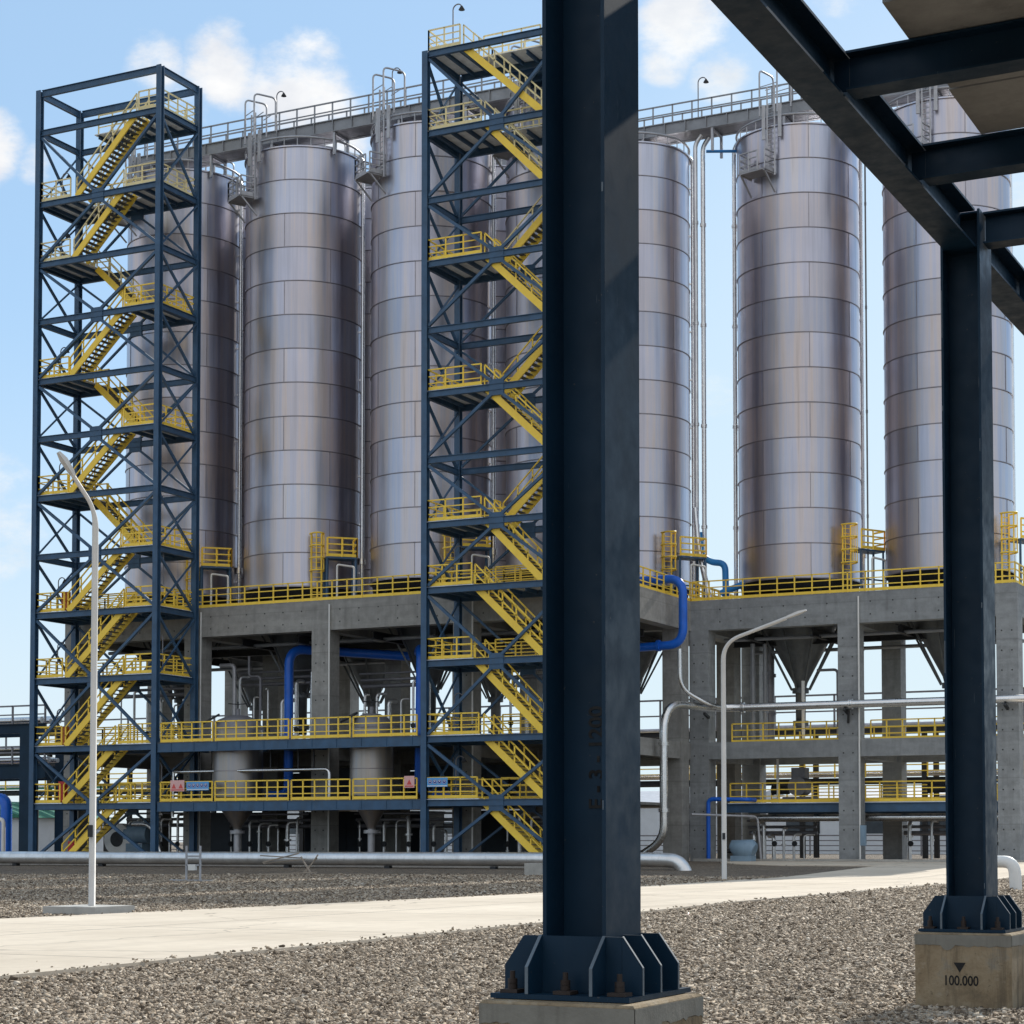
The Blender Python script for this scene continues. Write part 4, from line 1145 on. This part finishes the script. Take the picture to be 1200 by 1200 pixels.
pipe('silver_pipe', [(-39.2, 100.2, 3.0), (-36.6, 103.6, 2.9), (-36.4, 103.6, 0.4)], 0.07, M['galv'], 'slim grey pipe between the silver riser and corner column', rb=0.3, n=8)
# risers between the two blocks, up to the walkway
for x, v, r, m, lab in ((-41.55, 107.3, 0.13, M['alu_dull'], 'slim grey riser pipe nearest the silo beside the front column'), (-41.3, 107.9, 0.14, M['alu'], 'tall silver riser pipe beside the silo right of the front column'), (-39.95, 109.6, 0.11, M['alu_dull'], 'dull thinner riser pipe in the gap between the two blocks'),
                       (-39.75, 109.0, 0.13, M['alu'], 'tall silver riser pipe hugging the left edge of the middle silo'), (-31.6, 108.4, 0.05, M['galv_dark'], 'thin dark conduit between the two right block silos')):
    pipe('riser_pipe', [(x, v, 15.2), (x, v, 42.7), (x+0.4, v, 43.2)], r, m, lab, rb=0.4, n=10, group='riser pipes between the silos', flanges=[((x, v, z), (0,0,1)) for z in (20, 26, 32, 38)])
pipe('riser_pipe', [(-41.5, 106.9, 21), (-41.3, 106.9, 18.6), (-40.35, 106.4, 15.2)], 0.16, M['alu'], 'slanted silver pipe leading down onto the right block deck', rb=0.8, n=10, group='riser pipes between the silos')
pipe('cross_pipe', [(-40.9, 107.4, 42.2), (-39.2, 108.2, 42.2)], 0.09, M['cyan_pipe'], 'small pale blue cross pipe below the linking walkway', n=8)
# white downpipes along the concrete columns
for x, v, lab in ((-67.42, 94.17, 'thin white downpipe on concrete column beside the left tower'), (-58.62, 94.17, 'thin white downpipe on the middle column of the left block'),
                  (-30.87, 103.95, 'thin white downpipe on the middle column of the right block'), (-49.5, 94.17, 'thin white downpipe on column behind the right tower')):
    pipe('downpipe', [(x, v, ground_z(v)), (x, v, 14.9)], 0.05, M['white'], lab, n=8, group='white downpipes on the concrete columns')
pipe('vent_pipe', [(-60.9, 96.0, 7.2), (-60.9, 96.0, 11.3)], 0.09, M['alu'], 'upright white vent pipe right of the blue pipe bend', n=8)
pipe('vent_pipe', [(-53.3, 96.2, 7.2), (-53.3, 96.2, 10.6)], 0.09, M['alu'], 'upright white vent pipe near the blue riser at right tower', n=8)
pipe('vent_pipe', [(-34.9, 106.6, 7.2), (-34.9, 106.6, 10.6)], 0.10, M['white'], 'upright white vent pipe beside the right block hopper', n=8)
pipe('vent_pipe', [(-33.0, 107, 7.2), (-33.0, 107, 11.2), (-34.2, 107, 11.2)], 0.08, M['galv_dark'], 'grey hooked vent pipe right of the right block hopper', rb=.25, n=8)
pipe('vent_pipe', [(-36.4, 106.5, 3.2), (-36.4, 106.5, 6.2)], 0.08, M['white'], 'upright white pipe below the right block beam', n=8)
for k_, (x_, v_, z_, lab_) in enumerate(((-38.1, 107.2, 12.9, 'tall grey pipe inside the right block beside its corner column'), (-37.5, 107.6, 12.9, 'second tall grey pipe inside the right block, nearer the hopper'), (-37.8, 109.2, 12.9, 'tall dark pipe deeper inside the right block corner bay'))):
    pipe('inner_pipe', [(x_, v_, 7.2), (x_, v_, z_)], 0.13 if k_ < 2 else 0.3, M['galv_mid'] if k_ < 2 else M['galv_dark'], lab_, n=10, flanges=[((x_, v_, 9.0), (0,0,1)), ((x_, v_, 11.2), (0,0,1))])
pipe('vent_pipe', [(-66.3, 96, 7.2), (-66.3, 96, 11.9), (-67.3, 96, 11.9)], 0.13, M['galv'], 'grey hooked vent pipe left of the wide vessel', rb=.3, n=10)
pipe('vent_pipe', [(-65.4, 96.2, 12.4), (-65.4, 96.2, 11.2), (-64.6, 96.2, 11.2), (-64.6, 96.2, 8.6)], 0.08, M['galv_dark'], 'thin dark bent pipe above the wide vessel', rb=.25, n=8)

# process piping and cabinets in the shade under the blocks
def pipe_bank(x, v, w_, n, z, label, seed, gz=None):
    rnd = random.Random(seed); gz = ground_z(v) if gz is None else gz
    o = thing('pipe_bank', label, 'pipes', (x, v, gz), 'pipe banks under the silo frames')
    mb = MB()
    for k in range(n):
        xx = x+w_*k/max(1, n-1); r = rnd.choice((0.05, 0.08, 0.12)); zz = gz+(z-gz)*rnd.uniform(0.6, 1.0)
        mb.tube(bend([(xx, v, gz), (xx, v, zz), (xx+rnd.uniform(-.6, .6), v+rnd.uniform(.25, .6), zz)], 0.25), r, 8)
        if rnd.random() < .6: mb.disc((xx, v, gz+rnd.uniform(.6, 1.8)), (0,0,1), r*1.9, 0.10, 10)
    mb.build('risers', M['alu_dull'], o)
    mb = MB()
    for q in range(3): mb.tube([(x-.5, v+.25+.2*q, z-.35*q), (x+w_+.6, v+.25+.2*q, z-.35*q)], 0.06+0.03*q, 8)
    mb.build('headers', M['galv_dark'], o)
    for k in range(0, n, 2):
        mb = MB(); xx = x+w_*k/max(1, n-1); mb.disc((xx+.1, v-.18, gz+1.0), (0,1,0), 0.16, 0.06, 12); mb.bar((xx, v, gz+1.0), (xx+.1, v-.18, gz+1.0), .05)
        mb.build('valve', M['dark'], o)
pipe_bank(-73.6, 95.6, 3.6, 7, 3.2, 'bank of grey pipes on the ground behind the left stair tower', 1)
pipe_bank(-66.6, 96.2, 4.6, 8, 3.1, 'bank of grey pipes on the ground under the wide vessel', 2)
pipe_bank(-57.8, 96.2, 5.6, 8, 3.1, 'bank of grey pipes on the ground under the narrower vessel', 3)
pipe_bank(-48.6, 96.6, 4.4, 7, 3.1, 'bank of grey pipes on the ground behind the right stair tower', 4)
pipe_bank(-38.2, 107.5, 3.0, 6, 2.7, 'bank of pipes at the ground beside the right block corner column', 5)
pipe_bank(-29.5, 109, 5.0, 5, 2.7, 'bank of pipes under the last bay of the right block', 6)
pipe_bank(-67.0, 97.6, 5.0, 6, 11.6, 'pipe bank on the upper floor behind the wide vessel', 11, 7.1)
pipe_bank(-58.2, 97.4, 3.2, 5, 11.2, 'pipe bank on the upper floor behind the narrower vessel', 12, 7.1)
pipe_bank(-48.9, 97.6, 5.0, 6, 11.4, 'pipe bank on the upper floor behind the right stair tower', 13, 7.1)
pipe_bank(-75.8, 97.6, 5.0, 6, 11.2, 'pipe bank on the upper floor behind the left stair tower', 14, 7.1)
def floor_box(x0, x1, v0, v1, z0, z1, label, mat, doors=3):
    o = thing('equipment_cabinet', label, 'cabinet', ((x0+x1)/2, (v0+v1)/2, z0), 'dark equipment cabinets under the left block')  # dark row placed to fill the back and block the backlight
    mb = MB(); mb.box(x0, x1, v0, v1, z0, z1); mb.box(x0-.05, x1+.05, v0-.05, v1+.05, z1+.002, z1+.08); mb.build('body', mat, o)
    for k in range(doors):
        a = x0+(x1-x0)*(k+.06)/doors; b = x0+(x1-x0)*(k+.94)/doors
        d = MB(); d.box(a, b, v0-.03, v0-.002, z0+.15, z1-.15); d.box(b-.15, b-.1, v0-.07, v0-.032, (z0+z1)/2-.1, (z0+z1)/2+.1); d.build('door', mat, o)
MAT_CAB = paint('cabinet_blue_grey', (0.035, 0.05, 0.07), 0.5, 0.2)
for x0, x1, lab in ((-76.0, -70.2, 'dark equipment cabinet on the ground far behind the left tower'), (-67.0, -62.2, 'dark equipment cabinet behind the wide vessel outlet'),
                    (-61.4, -58.2, 'dark equipment cabinet behind the ground pipes between the vessels'), (-55.6, -51.2, 'dark equipment cabinet behind the narrower vessel outlet'),
                    (-48.9, -45.8, 'dark equipment cabinet behind the right tower stairs')):
    floor_box(x0, x1, 104.8, 107.0, ground_z(105), 3.3, lab, MAT_CAB)
floor_box(-76.2, -70, 104.0, 106, 3.75, 6.0, 'dark panel cabinet on the floor above, behind left tower', MAT_CAB)
floor_box(-66.8, -60.6, 104.0, 106, 3.75, 6.0, 'dark panel cabinet on the floor above, behind the wide vessel', MAT_CAB)
floor_box(-58, -51.4, 104.0, 106, 3.75, 6.0, 'dark panel cabinet on the floor above, behind the narrower vessel', MAT_CAB)
mb = MB(); mb.box(-76.3, -41.9, 95.5, 111, 3.55, 3.70)
mb.build('lower_floor', M['conc_a'], FA)

for n_, (f_, us_, v_) in enumerate(((FA, UA, 111.9), )):
    for u0, u1 in list(zip(us_, us_[1:]))[:3]:
        mb = MB(); mb.box(u0+.6, u1-1.6, v_, v_+.12, 3.72, 6.12); mb.build('wall_panel', MAT_CAB, f_)  # dark panels added to shut off the bright openings behind
for (f_, us_, vs_) in ((FA, UA, (97.0, 99.8, 106)), (FB, UB, (106.6, 108.2, 111))):
    for k, v_ in enumerate(vs_):
        mb = MB(); z_ = 13.1-0.18*k
        if k == 1: mb.ibeam((us_[0]+.6, v_, z_+.1), (us_[-1]-.6, v_, z_+.1), .3, .4, .04, .04); mb.build('ceiling_beam', M['dark'], f_)
        else: mb.tube([(us_[0]+.6, v_, z_), (us_[-1]-.6, v_, z_)], 0.11, 10); mb.build('ceiling_pipe', M['galv_mid'], f_)
    for k, (u0, u1) in enumerate(zip(us_, us_[1:])):
        mb = MB()
        for q in (0.28, 0.72): mb.ibeam((u0+(u1-u0)*q, vs_[0]-1.2, 13.2), (u0+(u1-u0)*q, vs_[2]+4, 13.2), .3, .45, .04, .04)
        mb.build('ceiling_joists', M['dark'], f_)
def rotary(x, v, label):
    z = 3.7; o = thing('rotary_feeder', label, 'machine', (x, v, z), 'feeder machines on the lower steel floor')
    mb = MB(); mb.box(x-.9, x+.9, v-.5, v+.5, z+.1, z+.35); mb.tube([(x, v-.6, z+.95), (x, v+.6, z+.95)], .55, 18); mb.box(x-.4, x+.4, v-.4, v+.4, z+1.4, z+2.0); mb.build('housing', M['galv_dark'], o)
    mb = MB(); mb.tube([(x-1.5, v-.2, z+.75), (x-.6, v-.2, z+.75)], .26, 14); mb.disc((x-1.55, v-.2, z+.75), (1,0,0), .3, .08, 14); mb.build('motor', M['dark'], o)
rotary(-35.3, 107.2, 'dark feeder machine on the steel floor under the right block hopper')
rotary(-26.3, 107.2, 'dark feeder machine on the steel floor partly behind the second gantry column')

# blower under the left tower, rounded machine by the lamp post
def blower(x, v):
    z = ground_z(v); o = thing('blower', 'white blower with blue motor on the ground behind the left tower stair', 'blower', (x, v, z))
    mb = MB(); mb.disc((x, v, z+1.3), (0,1,0), .95, .7, 28); mb.box(x-.6, x+.6, v-.35, v+.35, z, z+.5); mb.build('casing', M['white'], o)
    mb = MB(); mb.disc((x, v-.37, z+1.3), (0,1,0), .45, .06, 20); mb.build('inlet', M['dark'], o)
    mb = MB(); mb.tube([(x+.5, v+.1, z+1.6), (x+2.1, v+.1, z+1.6)], .55, 18); mb.box(x+.7, x+1.9, v-.4, v+.5, z, z+1.05); mb.build('motor', M['machine'], o)
    mb = MB(); mb.tube(bend([(x+1.2, v-.4, z+2.2), (x+2.6, v-.4, z+2.2), (x+3.4, v-.4, z+.2)], .8), .16, 10); mb.build('duct', M['alu'], o)
blower(-73.6, 93.9+0.9)
def machine(x, v):
    z = ground_z(v)+0.046; o = thing('motor_cover', 'rounded blue grey machine cover on the pavement behind the lamp post', 'machine', (x, v, z))
    mb = MB(); pts = [(x-.62, v, z+.1)]
    mb.tube([(x-.62, v, z+.55), (x-.5, v, z+.62), (x+.45, v, z+.62), (x+.62, v, z+.55)], [.35, .55, .58, .42], 22); mb.build('hood', M['machine'], o)
    mb = MB(); mb.box(x-.6, x+.55, v-.45, v+.45, z, z+.3); mb.build('plinth', M['machine'], o)
    mb = MB(); mb.tube([(x-1.0, v, z+.55), (x-.6, v, z+.55)], .12, 10); mb.build('shaft', M['dark'], o)
machine(-36.7, 101.6)
mb = MB(); mb.box(-30.85, -30.55, 103.9, 104.1, 1.3, 2.4); mb.box(-30.80, -30.6, 103.88, 103.899, 1.4, 2.3)
o = mb.build('junction_box', M['machine'], None, (-30.7, 104, 1.3)); tag(o, 'grey junction box on the side of right block middle column', 'box')
# white elbow in the gravel at the right edge
pipe('white_elbow', [(-14.6, 62.2, 0.88), (-13.45, 61.9, 0.88), (-13.4, 61.9, -0.1)], 0.19, M['white'], 'white pipe elbow standing in the gravel at far right', rb=0.36, n=18)
# kerbs and blocks
mb = MB(); mb.box(-40.3, -21.5, 103.25, 103.5, 0.2, 0.56)
o = mb.build('kerb', M['conc_kerb'], None, (-23, 103.4, .4)); o['kind'] = 'structure'
mb = MB(); mb.box(-88, -37, 87.5, 87.75, 0.0, 0.36)
o = mb.build('kerb_strip', M['conc_kerb'], None, (-60, 87.6, .2)); o['kind'] = 'structure'
mb = MB(); mb.box(-38.7, -37.85, 78.6, 79.4, -0.1, 0.55)
o = mb.build('concrete_block', M['conc_kerb'], None, (-38.3, 79.0, 0)); tag(o, 'square grey concrete block beside the big front column', 'block')

# ------------------------------------------------------------------ street lamps
def street_lamp(x, y, H, arm, label, zpole, armz):
    z = ground_z(y); o = thing('street_lamp', label, 'street lamp', (x, y, z), 'street lamps along the road')
    d = Vector((arm[0], arm[1], 0)); ln = d.length; dn = d.normalized()
    tip = Vector((x, y, 0)) + d + Vector((0,0,armz))
    mb = MB(); pts = bend([(x, y, z), (x, y, z+0.02), (x, y, zpole), tuple(tip)], 0.7 if ln > 2 else 0.35, 8)
    n = len(pts); mb.tube(pts, [(0.115 if ln < 2 else 0.145) - 0.07*min(1, i/(n-1)*1.3) if i > 1 else (0.115 if ln < 2 else 0.145) for i in range(n)], 12); mb.build('pole', M['pole'], o)
    mb = MB(); b = Vector(tip); t_ = (tip - Vector((x, y, zpole))).normalized()
    side = t_.cross(Vector((0,0,1))).normalized(); upv = side.cross(t_)
    vs = []; hs_ = 1.0 if ln > 2 else 0.62; secs = [(-.1*hs_, .045, .045), (.1*hs_, .12*hs_, .07), (.55*hs_, .15*hs_, .08), (.85*hs_, .07*hs_, .04)]
    for s_, w_, h in secs:
        c = b+t_*s_
        vs += [tuple(c-side*w_-upv*h*.4), tuple(c+side*w_-upv*h*.4), tuple(c+side*w_*.7+upv*h), tuple(c-side*w_*.7+upv*h)]
    fs = [(3,2,1,0), (12,13,14,15)]
    for i in range(3):
        for k in range(4): fs.append((4*i+k, 4*i+(k+1) % 4, 4*i+4+(k+1) % 4, 4*i+4+k))
    mb.face_block(vs, fs); mb.build('lamp_head', M['pole'], o)
    mb = MB(); mb.box(x-.03, x+.09, y-.125, y-.10, z+1.6, z+1.85); mb.build('access_door', M['dark'], o)
    return o
s1 = street_lamp(-26.15, 32.75, 9, (-0.22, -0.50), 'grey street lamp on square base in front of the left stair tower', 8.45, 9.15)
mb = MB(); mb.box(-26.9, -25.55, 32.1, 33.4, -0.1, 0.17); mb.build('foundation', M['conc_kerb'], s1)
s2 = street_lamp(-27.1, 72.8, 10, (2.55, 0.15), 'pale street lamp with long arm standing before the right block', 9.35, 10.2)

# trestles on the shaded gravel
def stand(x, y, label):
    o = thing('pipe_stand', label, 'stand', (x, y, 0), None)
    mb = MB()
    for s in (-.32, .32):
        mb.bar((x+s, y, 0), (x+s, y, 1.35), .06); mb.bar((x+s, y-.3, .03), (x+s, y+.3, .03), .06)
    mb.bar((x-.32, y, .95), (x+.32, y, .95), .07); mb.bar((x-.32, y, .62), (x+.32, y, .62), .06)
    mb.bar((x-1.0, y-.1, .04), (x+1.1, y-.1, .04), .06)
    mb.build('frame', M['galv'], o)
    mb = MB(); mb.box(x-.2, x+.12, y-.06, y+.06, .42, .64); mb.build('clamp', M['white'], o)
stand(-44.3, 61.5, 'small upright pipe stand on shaded gravel, left of the two')
o = thing('folded_trestle', 'collapsed timber trestle on shaded gravel, right of the pipe stand', 'trestle', (-47.5, 72, 0))
mb = MB()
for a, b in (((-48.3,72,.9),(-46.2,72.1,.8)), ((-48.4,72.4,.55),(-46.0,72,.75)), ((-46.2,72,.85),(-45.6,71.9,.1)), ((-45.5,72.2,.8),(-46.1,71.8,.05)), ((-48.2,71.8,.08),(-45.2,71.7,.2)), ((-47,71.7,.1),(-47,71.7,-.1)), ((-48.3,72.2,.6),(-46.2,71.8,1.0)), ((-46,71.9,.05),(-45.4,72.1,.95))):
    mb.bar(a, b, .07, .05)
mb.build('legs', M['wood'], o)

# ------------------------------------------------------------------ pipe rack at the far left
def left_rack():
    v0, v1 = 96.4, 99.8; x0 = -140; x1 = -80.7
    o = thing('pipe_rack', 'dark blue pipe rack with walkway entering at the far left', 'pipe rack', (-82, 97, 0))
    for x in (-82.0, -92, -102, -112, -122):
        for v in (v0, v1):
            mb = MB(); mb.ibeam((x, v, 0.2), (x, v, 8.6), 0.8, 0.85, 0.06, 0.06, up=(0,1,0)); mb.build('column', M['gantry'], o)
        mb = MB(); mb.box(x-.6, x+.6, v0-.5, v0+.5, .2, .62); mb.build('footing', M['conc_kerb'], o)
    for z, h in ((8.6, .6), (5.9, .9)):
        for v in (v0, v1):
            mb = MB(); mb.ibeam((x0, v, z), (x1, v, z), .3, h, .05, .05); mb.build('beam', M['gantry'], o)
    mb = MB()
    for k, (z, r) in enumerate(((9.15, .2), (9.1, .15), (9.2, .25), (6.65, .18), (6.6, .15))): mb.tube([(x0, v0+.35+.6*(k % 3), z), (x1-.6+.2*k, v0+.35+.6*(k % 3), z)], r, 10)
    mb.build('pipe_run', M['alu'], o)
    r = MB(); rail(r, [(x0, v0-.3, 8.9), (x1+.2, v0-.3, 8.9)], step=2.6, mid=1, toe=False, r=.05); r.build('railing', M['galv_dark'], o)
    r = MB(); rail(r, [(x0, v0-.3, 6.35), (x1+.2, v0-.3, 6.35)], step=2.6, mid=2, toe=False, r=.05); r.build('railing', M['galv_dark'], o)
left_rack()
pipe('blue_pipe', [(-84.3, 97.0, 0.4), (-84.3, 97.0, 4.2), (-86.5, 97.4, 4.3)], 0.36, M['blue_pipe'], 'thick blue pipe standing at the left edge under the pipe rack', rb=.6)
pipe('silver_pipe', [(-84.6, 95.2, 2.9), (-82.95, 95.2, 2.9), (-82.95, 95.2, 0.6), (-83.6, 95.2, 0.5)], 0.13, M['white'], 'white bent pipe in front of the blue pipe at left edge', rb=.3, n=10)
pipe('silver_pipe', [(-83.4, 98.6, 0.4), (-83.4, 98.6, 4.2)], 0.28, M['dark'], 'dark upright pipe between blue pipe and rack column at left', n=12)
o = thing('storage_shed', 'far off shed with green curved roof at the left edge', 'shed', (-112, 125, 0))
mb = MB(); mb.box(-122, -104, 122, 132, 0.3, 3.4); mb.build('wall', M['warehouse'], o)
mb = MB()
prof = [(-122.5+19*k/8.0, 3.42+1.5*math.sin(PI*k/8)) for k in range(9)]
vs = [(x, 121.6, z) for x, z in prof] + [(x, 132.4, z) for x, z in prof]
mb.face_block(vs, [(k, k+1, k+10, k+9) for k in range(8)] + [tuple(range(8, -1, -1)), tuple(range(9, 18))]); mb.build('roof', M['green'], o)

# ------------------------------------------------------------------ distant rack and buildings behind the silos
def far_rack():
    o = thing('pipe_rack', 'distant pipe rack with walkways running behind the silo frames', 'pipe rack', (-60, 129, 0))
    for k in range(15):
        x = -126+k*8.4
        for v in (128, 131):
            mb = MB(); mb.ibeam((x, v, .2), (x, v, 9.0), .32, .34, .04, .04, up=(0,1,0)); mb.build('column', M['dark'], o)
    for z in (5.6, 7.9, 9.0):
        for v in (128, 131):
            mb = MB(); mb.ibeam((-128, v, z), (-6, v, z), .25, .35, .04, .04); mb.build('beam', M['dark'], o)
    for i, (z, r, m) in enumerate(((8.35, .16, 'white'), (8.3, .12, 'yellow'), (9.35, .18, 'galv'), (6.1, .2, 'alu'), (6.05, .14, 'yellow'))):
        mb = MB(); mb.tube([(-128, 128.5+.45*i, z), (-6, 128.5+.45*i, z)], r, 8); mb.build('pipe_run', M[m], o)
    r = MB(); rail(r, [(-128, 127.8, 9.2), (-6, 127.8, 9.2)], h=2.2, step=4.2, mid=1, toe=False, r=.06); r.build('railing', M['galv_dark'], o)
    r = MB(); rail(r, [(-128, 127.8, 5.8), (-6, 127.8, 5.8)], h=1.2, step=2.1, mid=2, toe=False, r=.045); r.build('railing', M['yellow'], o)
far_rack()
def shed(x0, x1, v, h, label):
    o = thing('warehouse', label, 'warehouse', ((x0+x1)/2, v, 0.4), 'pale warehouses far behind')
    mb = MB(); mb.box(x0, x1, v, v+25, .3, h); mb.build('wall', M['warehouse'], o)
    mb = MB(); mb.prism([(x0-.3, v-.4, h+.004), (x0-.3, v+25.4, h+.004), (x0-.3, v+12.5, h+1.6)], (x1-x0+.6, 0, 0)); mb.build('roof', M['galv'], o)
    k = x0+2
    while k < x1-4:
        w_ = MB(); w_.box(k, k+3.2, v-.04, v-.003, h*.45, h*.68); w_.build('window', M['window'], o); k += 6.2
shed(-118, -66, 178, 5.2, 'pale warehouse far behind the left block')
shed(-60, -14, 172, 5.0, 'pale warehouse far behind the right block')
r = thing('boundary_fence', 'low dark fence far behind the right block', 'fence', (-60, 150, .4))
mb = MB(); rail(mb, [(-120, 150, .4), (-4, 150, .4)], h=1.6, step=3, mid=3, toe=False, r=.05); mb.build('rails', M['galv_dark'], r)

print('objects', len(bpy.data.objects))
